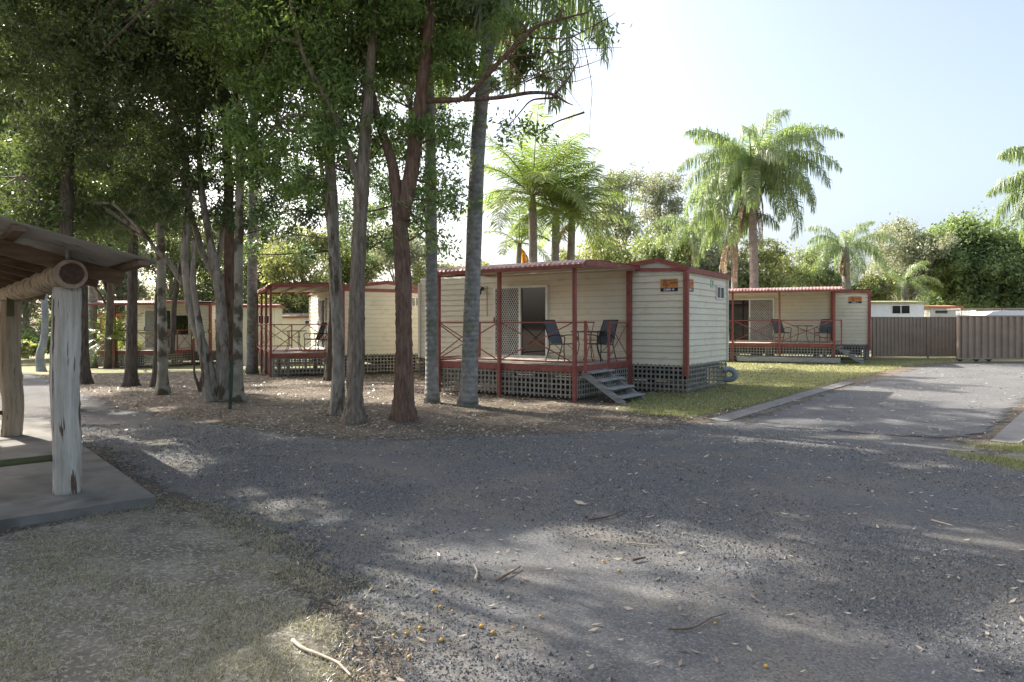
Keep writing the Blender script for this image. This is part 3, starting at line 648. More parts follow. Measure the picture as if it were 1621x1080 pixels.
# ------------------------------------------------------------------ simple far buildings
def box_building(name, label, cat, loc, rz, w, d, h, wallm, roofm, wins=(), over=.12, slope=.12, z0=0, fascia=None):
    b = thing(name, label, cat, loc, rz)
    wl = MB(); siding(wl, (0, 0), (w, 0), z0, h, .18, .012, (0, -1)); siding(wl, (w, 0), (w, d), z0, h, .18, .012, (1, 0)); siding(wl, (0, 0), (0, d), z0, h, .18, .012, (-1, 0)); wl.box(.01, w - .01, .01, d, -.4, h); wl.build('wall', wallm, b)
    V, f = corrugated([(-over, h + .02), (d / 2, h + slope), (d + over, h + .02)], -over, w + over); r_ = MB().add(V, f); r_.build('roof', roofm, b)
    fb = MB(); fb.box(-over, w + over, -over - .03, -over, h - .08, h + .04); fb.box(w + over, w + over + .03, -over, d + over, h - .06, h + .05); fb.box(-over - .03, -over, -over, d + over, h - .06, h + .05); fb.build('fascia', fascia or roofm, b)
    for (x, ww, zz0, zz1, p) in wins: window(b, x, 0, ww, zz0, zz1, 'x', -1, p)
    return b
gX = lambda px, D: (px - CX) / F * D
zf = gz(20, 36)
b1 = box_building('site_cabin', 'white weatherboard cabin with olive roof showing over the brown fence', 'cabin', (gX(1372, 36), 36, zf), R(-4), 2.9, 3.2, 2.62, M['whitewall'], M['olive'], [(1.25, .95, 2.0, 2.48, 2), (1.25, .95, .9, 1.45, 2)])
window(b1, 2.9, .9, .9, 1.5, 2.4, 'y', 1, 1)
b2 = box_building('site_cabin', 'small cream cabin with orange roof showing over the brown fence', 'cabin', (gX(1472, 42), 42, zf), R(-6), 1.75, 3.0, 2.55, M['cream'], M['orangeroof'], [(.25, .8, 2.1, 2.36, 1)])
window(b2, 1.75, .6, .9, 1.5, 2.3, 'y', 1, 1)
# caravan with awning
cv = thing('caravan', 'white caravan with a flat dark edged awning behind the sliding gate', 'caravan', (gX(1545, 38), 38, zf), R(-8))
MB().box(0, 4.6, 0, 2.2, .45, 2.25).build('body', M['whitewall'], cv); MB().box(-1.5, 3.2, -1.5, .0, 2.28, 2.33).build('awning', M['fence'], cv)
for x in (-1.45, .8, 3.1): MB().tube([(x, -1.45, -.2), (x, -1.45, 2.28)], .03, 6).build('awning_pole', M['fence'], cv)
window(cv, 1.6, 0, 1.0, 1.3, 1.9, 'x', -1, 1)
MB().tube([(1.2, -.02, .35), (1.2, .12, .35)], .33, 18).build('wheel', M['black'], cv)
vn = thing('parked_van', 'white van with roof racks, only its roof showing over the sliding gate', 'van', (gX(1520, 31.5), 31.5, zf - .02), R(-6))
prof = [(0, .4), (0, 1.0), (.5, 1.15), (1.1, 1.85), (1.5, 2.08), (2.2, 2.13), (3.9, 2.10), (4.3, 1.9), (4.5, 1.0), (4.5, .4)]
k = len(prof); V = [(x, y, z) for y in (0, 1.7) for x, z in prof]; V = [(x, y + (.12 if (z > 1.2 and y == 0) else -.12 if z > 1.2 else 0), z) for x, y, z in V]
MB().add(V, [tuple(range(k - 1, -1, -1)), tuple(range(k, 2 * k))] + [(i, (i + 1) % k, k + (i + 1) % k, k + i) for i in range(k)]).build('body', M['carwhite'], vn)
MB().add([(1.3, .09, 1.35), (4.1, .09, 1.35), (4.0, .10, 1.78), (1.7, .10, 1.78)], [(0, 1, 2, 3)]).build('side_window', M['glass'], vn)
for x in (.95, 3.6): MB().tube([(x, -.02, .33), (x, .2, .33)], .33, 18).build('wheel', M['black'], vn)
rk = MB()
for x in (1.9, 3.3): rk.beam((x, .1, 2.24), (x, 1.6, 2.24), .04, .03); rk.beam((x, .2, 2.1), (x, .2, 2.24), .03, .03)
rk.beam((1.5, .2, 2.25), (3.9, .2, 2.25), .03, .03); rk.build('roof_rack', M['black'], vn)
# two more cabins seen past the end-on cabin's deck
zb = gz(-12, 33)
b3 = box_building('site_cabin', 'cream cabin wall with red eave seen through the deck posts of the end on cabin', 'cabin', (gX(372, 31), 31, zb), R(12), 1.7, 3, 2.72, M['siding_far'], M['roof'], [(1.0, .5, 1.9, 2.3, 2)], fascia=M['red'])
b4 = box_building('site_cabin', 'low cream cabin with pale roof far behind the deck of the end on cabin', 'cabin', (gX(424, 40), 40, gz(-13, 40)), R(-3), 3.2, 3, 2.35, M['siding_far'], M['tin'], [(2.2, .4, 1.9, 2.15, 1)], slope=.25, fascia=M['red'])
# red pergola deck on the far left
pg = thing('pergola_deck', 'low timber deck under a red post pergola at the far left', 'pergola', (gX(146, 34.5), 34.5, gz(-21, 34.5)), R(2))
MB().box(0, 2.0, 0, 2.6, .52, .66).build('deck', M['red'], pg); lattice(pg, (0, -.02), (2.0, -.02), .02, .52)
for x in (.05, .42, 1.95):
    for y in (.05, 2.5): MB().box(x - .05, x + .05, y - .05, y + .05, -.3, 2.55).build('post', M['red'], pg)
pb = MB(); pb.box(-.1, 2.1, -.03, .05, 2.5, 2.6); pb.box(-.1, 2.1, 2.5, 2.58, 2.5, 2.6)
for x in np.linspace(0, 1.95, 6): pb.box(x - .02, x + .02, .05, 2.5, 2.52, 2.6)
pb.build('beam', M['red'], pg); railing(pg, (.5, 2.55), (1.9, 2.55))

# ------------------------------------------------------------------ fence and gate
def ribbed(x0, x1, z0, z1, pitch, d, y=0):
    V = []; xs_ = []; x = x0; up = 0
    pat = [(0, 0), (.36, 0), (.46, 1), (.86, 1), (.96, 0)]
    while x < x1:
        for t, h in pat:
            if x + t * pitch <= x1: xs_.append((x + t * pitch, y - h * d))
        x += pitch
    V = [(a, b, z) for a, b in xs_ for z in (z0, z1)]
    return V, [(2 * i, 2 * i + 2, 2 * i + 3, 2 * i + 1) for i in range(len(xs_) - 1)]
zg = gz(17, 29.8)
fx0, fx1 = gX(1381, 29.8), gX(1517, 29.8)
fe = thing('metal_fence', 'brown ribbed metal fence between the far right cabin and the sliding gate', 'fence', (fx0, 29.9, zg))
V, f = ribbed(0, fx1 - fx0, .12, 1.80, .16, .035); o = MB().add(V, f).build('panel', M['fence'], fe)
MB().box(0, fx1 - fx0, -.05, .02, 1.80, 1.83).box(0, fx1 - fx0, -.05, .02, .09, .12).build('rail', M['fence'], fe)
for px in (1384, 1470, 1516):
    x = gX(px, 29.8) - fx0; MB().box(x - .04, x + .04, -.065, -.02, -.2, 1.83).build('post', M['fence'], fe)
zg = gz(20, 27.4); gx0 = gX(1515, 27.4)
ga = thing('sliding_gate', 'wide brown ribbed sliding gate at the right edge of the road', 'gate', (gx0, 27.4, zg))
V, f = ribbed(.05, 9, .16, 1.80, .27, .07); MB().add(V, f).build('panel', M['fence'], ga)
MB().box(0, 9, -.08, .03, 1.80, 1.86).box(0, 9, -.08, .03, .10, .16).box(0, .06, -.09, .03, .16, 1.80).build('frame', M['fence'], ga)
for x in (.1, .75, 1.25, 3.2, 5.6, 8):
    MB().tube([(x, -.05, .06), (x, 0, .06)], .07, 12).box(x - .12, x + .12, -.04, .02, .07, .12).build('roller', M['black'], ga)
MB().box(-.2, 12, -.14, .1, -.02, .012).build('track', M['kerb'], ga)

# ------------------------------------------------------------------ picnic shelter at the left
w_ = np.array([-.66, .75]); p_ax = np.array([-.75, -.66]); K0 = np.array([-3.17, 6.08])
rzs = math.atan2(-p_ax[1], -p_ax[0])            # local x = -p axis (towards the drive), local y = w axis (back)
sh = thing('picnic_shelter', 'rustic log post shelter with sloping tin roof on a concrete pad', 'shelter', (K0[0], K0[1], 0), rzs)
def sl(p, w): return (-p, w)
MB().box(-6.5, 0, 0, 7.0, -.12, .075).build('concrete_pad', M['slab'], sh)
def log_post(p, w, r0, r1, h, m, seed, lean=0):
    x, y = sl(p, w); MB().tube([(x, y, .05), (x + lean * .3, y, h * .25), (x - .02, y + .01, h * .55), (x, y, h)], [r0, r0 * .98, r0 * 1.06, r1], 26, rough=.05, step=.05, seed=seed, ridges=9).build('post', m, sh)
log_post(.57, .69, .112, .112, 1.94, M['post'], 3); log_post(.60, 5.0, .125, .12, 1.95, M['post_b'], 5, .1); log_post(5.2, .69, .12, .11, 3.1, M['post'], 8); log_post(5.2, 5.0, .12, .11, 3.1, M['post_b'], 9)
def log_beam(p, z, r, seed):
    x, _ = sl(p, 0)
    lb = bpy.data.objects.new('log_beam', None); C.objects.link(lb); lb.parent = sh
    MB().tube([(x + .0, .50, z), (x + .01, 1.6, z + .01), (x - .01, 3.2, z - .01), (x, 5.25, z + .01), (x, 6.6, z)], [r, r * .95, r * .92, r * .9, r * .85], 36, rough=.018, step=.035, seed=seed, ridges=12).build('log', M['log'], lb)
    MB().tube([(x, .485, z), (x, .499, z)], r * 1.02, 30, rough=.02, seed=seed).build('sapwood_ring', M['loglip'], lb)
    MB().tube([(x + .005, .478, z + .003), (x + .005, .486, z + .003)], r * .74, 26, rough=.03, seed=seed + 1).build('heartwood', M['logend'], lb)
log_beam(.57, 2.055, .128, 4); log_beam(5.2, 3.2, .13, 6)
sl_ = .25; rz0 = 2.015
def rz_at(p): return rz0 + sl_ * p
for k, w0 in enumerate((.66, 1.5, 2.35, 3.2, 4.05, 4.9, 5.75, 6.5)):
    e0 = (-.02, .0, .02)[k % 3]; x0, x1 = -.17 - e0 * 3, -6.3
    MB().beam((x0, w0 + .05, rz_at(-x0) - .0), (x1, w0 + .05, rz_at(-x1)), .05, .13, up=(0, 0, 1)).build('rafter', M['rafter'], sh)
for p in (.12, 1.0, 1.95, 2.9, 3.85, 4.8, 5.75):
    MB().beam((-p, -.10, rz_at(p) + .095), (-p, 6.9, rz_at(p) + .095), .09, .045).build('purlin', M['rafter'], sh)
# sheets: ribs run along the slope
n = 46; ysw = np.linspace(-.13, 7.1, 380)
V = []; 
for y in ysw:
    h = .010 * math.sin(2 * math.pi * y / .076)
    for p in (.02, 6.4): V.append((-p, y, rz_at(p) + .130 + h))
f = [(2 * i, 2 * i + 1, 2 * i + 3, 2 * i + 2) for i in range(len(ysw) - 1)]
MB().add(V, f).build('roof_sheet', M['tin'], sh)
MB().tube([(-.46, .72, .40), (-2.6, .76, .39), (-5.1, .70, .40)], .030, 8).build('low_rail', M['moss'], sh); MB().tube([(-.5, 5.0, .40), (-5.1, 5.0, .40)], .03, 8).build('low_rail', M['moss'], sh)
MB().tube([(-.57, .66, 2.2), (-.57, .66, 2.29)], .02, 6).build('bolt', M['tin'], sh)
MB().box(-.66, -.58, 4.86, 4.90, 1.72, 2.1).build('cleat', M['moss'], sh)

# ------------------------------------------------------------------ trees
LIT = [(450, 805, .42), (510, 818, .3), (395, 783, .25), (860, 850, .3), (960, 845, .35), (1080, 845, .35), (1170, 870, .42), (700, 880, .3), (800, 890, .32), (900, 885, .35), (980, 900, .32), (1060, 880, .3),
       (1130, 905, .38), (1300, 850, .35), (1420, 835, .3), (1490, 862, .3), (640, 1010, .34), (740, 1010, .32), (800, 1050, .28), (610, 1070, .3), (1250, 822, .25), (1570, 850, .3), (1610, 1000, .22), (540, 960, .15), (1050, 940, .2), (420, 940, .12), (1180, 697, .3), (1235, 699, .3), (1290, 701, .3), (1440, 740, .25), (1500, 738, .25),
       (160, 612, .7), (40, 640, .6), (260, 648, .5), (330, 668, .35), (60, 668, .4), (270, 700, .4), (200, 655, .3), (-60, 610, .9), (50, 605, .6), (420, 610, .7), (530, 625, .5), (480, 600, .8), (620, 620, .6), (700, 622, .4), (330, 592, 1.0), (240, 590, 1.0), (1120, 668, .5), (1250, 668, .5), (1330, 672, .3), (1500, 655, .5), (1380, 650, .5), (1250, 700, .25), (60, 735, .25), (40, 702, .35), (90, 700, .3)]
LITG = [(np.array(gp(a, b)), c) for a, b, c in LIT]
LX = np.array([l for l, _ in LITG]); LR = np.array([c for _, c in LITG])
TANE = math.tan(R(37))
def gaps(P, q):                                    # leaves culled along sun rays so chosen ground spots stay lit
    t = P[:, 2] / TANE; g = np.column_stack([P[:, 0] + .8 * t, P[:, 1] - .6 * t]); d = np.linalg.norm(g[:, None] - LX[None], axis=2) / LR[None]
    return (d.min(1) > .55 + .55 * q.random(len(P))) | (P[:, 2] < 3.2) | (q.random(len(P)) < .05)
def tree(name, label, cat, base, trunks, limbs, blobs, bark, leaf, leafsize=.075, dens=1., group=None, seed=0, rough=.05, flare=.7, aspect=.38, droop=.35, twigs=True, sides=22, extra=None):
    """trunks: list of (path [(px,py,D)...], radii). blobs: (px,py,D,r,[squash]). limbs: (path, radii). all turned into world points at real depth"""
    leafsize *= 1.15; q = np.random.default_rng(seed + 100); bx, by = base; bz = gz(bx, by)
    root = thing(name, label, cat, (bx, by, bz), 0, group); O = np.array([bx, by, bz])
    tm = MB(); tips = []
    for pth, rad in trunks:
        P = np.array([at(*p) if len(p) == 3 else p[1] for p in pth]); tm.tube(P - O, np.array(rad) * .82, sides + 6, rough=rough * 1.5, step=.05, seed=seed, flare=flare, ridges=8); tips.append(P)
    for pth, rad in limbs:
        P = np.array([at(*p) for p in pth]); tm.tube(P - O, rad, 10, rough=rough, step=.09, seed=seed + 1); tips.append(P)
    allp = np.concatenate([interp(P, 30) for P in tips])
    LV = []
    for b in blobs:
        px, py, D, r = b[:4]; sq = b[4] if len(b) > 4 else .8; dn = b[5] if len(b) > 5 else 1.
        c = at(px, py, D); nn = int(.85 * (.42 if (py < -40 and r > .5) else 1.) * dens * dn * 9500 * r * r / (leafsize / .075) ** 2); sub, P = blob_points(c, (r, r, r * sq), nn, max(int(34 * r * r), 10), q, sig=.105 + .04 * r)
        P = P[gaps(P, q)]; sub = sub[gaps(sub, q)]
        LV.append(leaves(P - O, leafsize, aspect, droop, q))
        if twigs:
            hang = allp[allp[:, 2] < c[2] + .3]; hang = hang if len(hang) else allp
            j = np.argmin(np.linalg.norm(hang - c, axis=1) + min(.3, r * .25) * q.random(len(hang))); a = hang[j]
            L = np.linalg.norm(a - c); mid = (a + c) / 2 + q.normal(0, .05 + .07 * L, 3) + np.array([0, 0, .10 * L]); r0 = min(.02 + .014 * L, .06, .006 + .045 * r)
            if L > .2: tm.tube(np.array([a, mid, c]) - O, [r0, r0 * .7, r0 * .4], 7, step=.08, rough=.06, seed=int(q.integers(99)))
            for s_ in sub[::2]:
                k = q.uniform(.3, 1); st = a + (c - a) * k if q.random() < .5 else c
                tm.tube(np.array([st, (st + s_) / 2 + q.normal(0, .06, 3), s_]) - O, [r0 * .38, r0 * .25, .004], 4, cap=False)
    if extra: extra(tm, O)
    tm.build('trunk', M[bark], root)
    if LV: quadmesh('crown', np.concatenate(LV), M[leaf], root)
    return root
def T(px, py):                                     # base of a trunk and its distance
    x, y = gp(px, py); return (x, y)
def path(base, pts, D0=None):
    """base (x,y) then (px,py[,dD]) higher points at about the same distance"""
    x, y = base; z = gz(x, y) - .06
    out = [('w', np.array([x, y, z]))]
    for p in pts: out.append((p[0], p[1], y + (p[2] if len(p) > 2 else 0)))
    return out
GN = 'trees standing among the cabins'
b = T(640, 664)
tree('bark_tree', 'red brown barked tree forking low, third trunk from the grey palm', 'tree', b, [(path(b, [(640, 560), (638, 440), (632, 330)]), [.185, .165, .155, .15])],
     [([(632, 345, b[1]), (622, 260, b[1]), (600, 195, b[1] + .2), (575, 90, b[1] + .3), (560, -60, b[1] + .5)], [.11, .085, .07, .06, .03]),
      ([(636, 350, b[1]), (652, 270, b[1]), (665, 170, b[1]), (680, 40, b[1]), (690, -150, b[1])], [.13, .12, .11, .09, .04]),
      ([(672, 160, b[1]), (735, 158, b[1] - .3), (800, 88, b[1] - .6), (850, 40, b[1] - .8), (930, 20, b[1] - .9)], [.05, .042, .036, .028, .012]),
      ([(735, 158, b[1] - .3), (790, 155, b[1] - .5), (842, 146, b[1] - .7), (878, 148, b[1] - .8), (895, 163, b[1] - .8), (908, 167, b[1] - .8)], [.04, .034, .028, .022, .014, .006]),
      ([(880, 148, b[1] - .8), (905, 118, b[1] - .8), (915, 95, b[1] - .8)], [.02, .014, .008]),
      ([(800, 88, b[1] - .6), (832, 128, b[1] - .6), (830, 148, b[1] - .7)], [.02, .014, .008]),
      ([(832, 130, b[1] - .6), (870, 112, b[1] - .7), (915, 108, b[1] - .7), (950, 95, b[1] - .7)], [.014, .012, .008, .004]),
      ([(800, 90, b[1] - .6), (860, 85, b[1] - .7), (920, 78, b[1] - .7), (985, 75, b[1] - .7)], [.014, .011, .007, .003]),
      ([(842, 60, b[1] - .6), (900, 62, b[1] - .7), (960, 30, b[1] - .7), (975, 20, b[1] - .7)], [.014, .011, .007, .003]),
      ([(760, 152, b[1] - .4), (800, 125, b[1] - .5), (850, 118, b[1] - .6), (905, 132, b[1] - .6), (940, 120, b[1] - .6)], [.012, .010, .008, .006, .003]),
      ([(790, 150, b[1] - .5), (830, 128, b[1] - .5), (880, 100, b[1] - .6), (935, 88, b[1] - .6)], [.011, .009, .007, .003]),
      ([(895, 150, b[1] - .8), (900, 135, b[1] - .8), (880, 118, b[1] - .8)], [.010, .007, .003]),
      ([(930, 95, b[1] - .7), (938, 140, b[1] - .7), (934, 190, b[1] - .7), (932, 235, b[1] - .7)], [.006, .005, .004, .002]),
      ([(850, 120, b[1] - .6), (890, 130, b[1] - .7), (925, 178, b[1] - .7)], [.008, .006, .003]),
      ([(832, 128, b[1] - .6), (800, 135, b[1] - .5), (760, 150, b[1] - .5)], [.010, .007, .003])],
     [(560, 110, 11.6, 1.05), (650, 40, 11.6, 1.2), (600, -120, 12, 1.6), (700, 110, 11.4, .75), (720, -60, 11.6, 1.2), (640, 215, 11.2, .55), (700, 225, 11.2, .42, .9, .8), (690, 300, 11.3, .45, 1, .7), (722, 330, 11.2, .3, 1, .6), (655, 350, 11.2, .38, .8, .7),
      (700, 385, 11.4, .25, .9, .6), (590, 250, 12.3, .5, .8, .6), (820, 40, 10.8, .42, .8, .55), (880, 25, 10.7, .36, .8, .5), (960, 45, 10.7, .16, .7, .45), (805, 200, 11, .28, .9, .5), (790, 110, 11, .22, .9, .5), (935, 60, 10.7, .15, .7, .5), (850, 215, 10.9, .24, .8, .45)],
     'barkred', 'leafA', .085, group=GN, seed=1, rough=.07)
b = T(560, 667)
tree('bark_tree', 'brown furrowed trunk crossing in front of the pale trunk', 'tree', b, [(path(b, [(563, 560), (566, 430), (572, 300), (580, 180), (590, 60, .1), (600, -120, .2)]), [.165, .15, .14, .13, .11, .08, .04])],
     [([(572, 300, b[1]), (530, 180, b[1] - .1), (480, 90, b[1] - .2), (450, -40, b[1] - .2)], [.06, .05, .035, .02])],
     [(480, 90, 11.2, 1.15), (560, -20, 11, 1.2), (440, 200, 11.2, .8), (500, -120, 11.5, 1.5), (400, 110, 11.8, .9), (520, 210, 11, .6), (385, 250, 11.6, .55, .8, .9), (470, 290, 11.5, .5, .7, .8), (550, 150, 11, .5), (360, 30, 11.6, 1.0)],
     'barkbrown', 'leafA', .085, group=GN, seed=2, rough=.08)
b = T(534, 655)
tree('bark_tree', 'pale grey flaky trunk beside the brown furrowed trunk', 'tree', b, [(path(b, [(536, 560), (530, 430), (524, 300), (520, 200), (512, 60), (500, -100)]), [.125, .125, .12, .11, .1, .08, .04])], [],
     [(470, 20, 12.5, 1.2), (520, 100, 12.8, 1.0), (540, 270, 12.6, .45, .8, .6), (430, 330, 12.4, .4, .7, .7), (490, 340, 12.5, .4, .7, .6), (450, -130, 12.5, 1.5)],
     'barkpale', 'leafC', .08, group=GN, seed=3, rough=.09)
b = T(377, 636)
tree('bark_tree', 'thin lichen mottled trunk right of the dark red trunk', 'tree', b, [(path(b, [(377, 520), (378, 400), (380, 280), (375, 150), (370, -60)]), [.115, .105, .1, .09, .08, .04])], [],
     [(370, 120, 14.2, 1.2), (420, 10, 14.4, 1.4), (410, 250, 14, .7), (345, 300, 14, .6, .8, .8), (380, 345, 14, .4, .7, .7), (460, 370, 14, .25, .7, .6)], 'barkmottle', 'leafC', .085, group=GN, seed=4, rough=.06)
b = T(361, 628)
tree('bark_tree', 'dark red straight trunk behind the paperbark clump', 'tree', b, [(path(b, [(362, 520), (363, 400), (362, 280), (350, 100), (345, -80)]), [.14, .13, .12, .11, .08, .04])], [],
     [(310, 170, 15, 1.2), (330, -20, 15, 1.6), (270, 80, 15, 1.3), (360, 350, 14.8, .35, .7, .8)], 'barkred', 'leafB', .085, group=GN, seed=5, rough=.06)
b = T(340, 634)
tree('paperbark_tree', 'multi stemmed paperbark clump with twisting pale grey stems', 'tree', b,
     [(path(b, [(325, 560), (300, 490), (293, 400), (300, 320), (290, 220), (255, 120), (180, 70)]), [.15, .12, .10, .095, .09, .075, .055, .03]),
      (path((b[0] + .15, b[1] + .05), [(352, 540), (348, 460), (332, 380), (318, 300), (312, 180), (330, 40)]), [.15, .14, .115, .09, .075, .05, .02]),
      (path((b[0] - .05, b[1] - .15), [(318, 530), (305, 450), (308, 380)]), [.09, .075, .065, .05])],
     [([(348, 450, 14.4), (320, 400, 14.2), (300, 330, 14), (285, 270, 13.8)], [.08, .065, .05, .03]),
      ([(290, 450, 14.3), (268, 415, 14.2), (245, 395, 14), (232, 372, 13.9)], [.06, .055, .045, .02]),
      ([(300, 300, 14.2), (240, 200, 13.8), (170, 130, 13.4), (120, 90, 13)], [.06, .05, .04, .02]),
      ([(345, 420, 14.4), (356, 330, 14.4), (362, 250, 14.3)], [.06, .05, .02])],
     [(200, 140, 13, 1.4), (100, 230, 12.8, 1.25), (290, 70, 13.8, 1.3), (290, 250, 13.5, .85), (220, 290, 13.8, .9), (60, 90, 12.5, 1.5), (180, 20, 13, 1.5), (30, 280, 12.8, 1.1), (150, 330, 13.6, .75), (260, 330, 13.6, .6, .8, .9), (40, -100, 12.5, 2.0), (200, -130, 13, 2.0), (325, 345, 14, .35, .9, .7), (90, 330, 13, .7), (340, 200, 13.6, .7)],
     'barkpale', 'leafB', .08, 1.0, GN, 6, .1)
b = T(258, 624)
tree('bark_tree', 'straight pale trunk with brown lichen blotches left of the paperbark', 'tree', b, [(path(b, [(257, 520), (255, 420), (253, 330), (250, 200)]), [.13, .115, .11, .105, .05])], [],
     [(230, 230, 16, 1.1), (260, 350, 16, .5, .8, .8), (190, 360, 16, .5, .7, .7)], 'barkmottle', 'leafB', .09, group=GN, seed=7, rough=.05)
b = T(245, 612)
tree('bark_tree', 'thin dark leaning trunk behind the blotched pale trunk', 'tree', b, [(path(b, [(248, 560), (247, 490), (252, 420), (262, 300)]), [.10, .075, .06, .055, .03])], [([(272, 560, 17), (276, 480, 17), (285, 420, 17), (300, 360, 17)], [.07, .06, .05, .02])],
     [(270, 300, 17, .9), (300, 370, 17, .45, .8, .8)], 'barkdark', 'leafB', .09, group=GN, seed=8)
b = T(207, 611)
tree('bark_tree', 'dark straight trunk with a mossy foot in front of the far left cabin', 'tree', b, [(path(b, [(208, 540), (210, 440), (212, 330), (205, 200), (200, 0)]), [.17, .15, .14, .13, .1, .05])], [],
     [(170, 220, 18, 1.5), (80, 150, 18, 1.8), (240, 60, 18, 1.9), (140, 350, 17.8, .8), (210, 370, 18, .5), (120, -60, 18, 2.4)], 'barkdark', 'leafB', .10, group=GN, seed=9)
b = T(132, 608)
tree('bark_tree', 'broad dark trunk just right of the nearest shelter post', 'tree', b, [(path(b, [(131, 540), (130, 440), (126, 300), (120, 100)]), [.20, .175, .16, .15, .08])], [],
     [(60, 320, 19, 1.2), (20, 220, 19, 1.9), (60, 60, 19, 2.2), (120, 290, 18.8, 1.0), (-60, 120, 19, 2.2), (170, 400, 18.8, .5, .6, .8)], 'barkdark', 'leafC', .10, group=GN, seed=10)
b = T(66, 588)
tree('gum_tree', 'smooth blue grey trunk with an elbow low down, seen between the shelter posts', 'tree', b, [(path(b, [(62, 565), (70, 540), (72, 500), (68, 450), (60, 350)]), [.22, .19, .16, .15, .14, .1])], [], [(50, 330, 24, 1.6), (90, 260, 24, 2.0)], 'barkgrey', 'leafFar3', .14, group=GN, seed=11, flare=.1)
b = T(318, 620)
tree('sapling', 'small crooked sapling with a U shaped fork by the paperbark', 'sapling', b, [(path(b, [(318, 605), (322, 590), (324, 560), (318, 520)]), [.05, .045, .04, .03, .01]), (path(b, [(312, 605), (307, 590), (308, 570), (306, 540)]), [.045, .04, .03, .025, .01])], [], [(316, 520, 16, .18, .8, .4)], 'barkdark', 'leafA', .08, seed=12, flare=.1, twigs=False)
# trees off the left edge; clumps added along sun rays shade the drive between gaps
hq = np.random.default_rng(21); pts = []
for _ in range(6000):
    g = np.array([hq.uniform(-3.2, 7.5), hq.uniform(1.6, 8.5)])
    if any(np.linalg.norm(g - l) < c + .42 for l, c in LITG): continue
    if any(np.linalg.norm(g - p_) < .62 for p_ in pts): continue
    pts.append(g)
TANE = math.tan(R(37)); hb = []
for g in pts:
    z = hq.uniform(6.6, 9.0); t = z / TANE; x, y = g[0] - .8 * t, g[1] + .6 * t
    hb.append((CX + x / y * F, HY - (z - EH) / y * F, y, .46, .8, 1.3))
nh = len(hb) // 2
hb.sort(key=lambda b_: b_[0])
tree('bark_tree', 'dark tree at the left edge above the shelter, clumps added to shade the drive', 'tree', (-10.5, 11.5), [(path((-10.5, 11.5), [(-180, 300), (-170, 100), (-170, -150)]), [.2, .17, .13, .06])], [], [(-150, 60, 11, 1.3)] + hb[:nh], 'barkdark', 'leafB', .10, group=GN, seed=13)
tree('bark_tree', 'high crown added to shade the drive, on a trunk hidden by the nearest shelter post', 'tree', (-8.43, 12.9), [(path((-8.43, 12.9), [(105, 420), (106, 250), (140, 20), (190, -120)]), [.15, .14, .12, .1, .06])], [], hb[nh:], 'barkdark', 'leafB', .10, group=GN, seed=14)

rq = np.random.default_rng(5); RL = [(np.array(gp(a, c)), d) for a, c, d in [(1180, 676, .3), (1260, 674, .35), (1340, 672, .3), (1420, 668, .3), (1500, 664, .3), (1560, 660, .3), (1230, 652, .3), (1330, 650, .35), (1420, 648, .35), (1510, 645, .35), (1300, 697, .25), (1400, 694, .25)]]
LX = np.array([l for l, _ in LITG + RL]); LR = np.array([c for _, c in LITG + RL]); ROADB = []; rp = []
for _ in range(4000):
    g = np.array([rq.uniform(1.2, 9.6), rq.uniform(9.2, 12.9)])
    if any(np.linalg.norm(g - l) < c + .30 for l, c in RL) or any(np.linalg.norm(g - p_) < .62 for p_ in rp): continue
    rp.append(g); z = rq.uniform(8.3, 10.8); t = z / TANE; x, y = g[0] - .8 * t, g[1] + .6 * t; ROADB.append((CX + x / y * F, HY - (z - EH) / y * F, y, .42, .8, 1.5))
ROADB = [b_ for b_ in ROADB if b_[0] < 800]  # extra clumps put on the next tree, set along sun rays to shade the road
b = (gX(642, 21.5), 21.5)
tree('bark_tree', 'airy dark tree behind the red brown trunk and the end on cabin', 'tree', b, [(path(b, [(642, 480), (640, 380), (650, 200), (650, 60)]), [.14, .12, .11, .09, .04])], [],
     ROADB + [(660, 330, 21.5, .9, .8, .6), (600, 300, 22, 1.1, .8, .7), (590, 390, 22, .8, .7, .7), (700, 300, 21, .8, .8, .5), (620, 220, 22, 1.3, .8, .7), (690, 200, 22, 1.2, .8, .6), (560, 340, 22.5, .9, .8, .6), (650, 120, 22, 1.6, .8, .7)], 'barkdark', 'leafC', .11, group=GN, seed=31)
b = (gX(520, 20), 20)
tree('bark_tree', 'dark hanging crown over the deck of the end on cabin', 'tree', b, [(path(b, [(526, 480), (524, 380), (500, 200), (480, 60)]), [.12, .1, .09, .07, .04])], [],
     [(500, 300, 20, 1.0, .8, .7), (440, 340, 20, .8, .7, .7), (480, 400, 20, .5, .6, .6), (430, 260, 20, 1.2, .8, .7), (520, 200, 20.5, 1.3, .8, .7), (400, 390, 20.5, .35, .7, .6), (350, 400, 21, .5, .7, .5)], 'barkdark', 'leafC', .11, group=GN, seed=32)

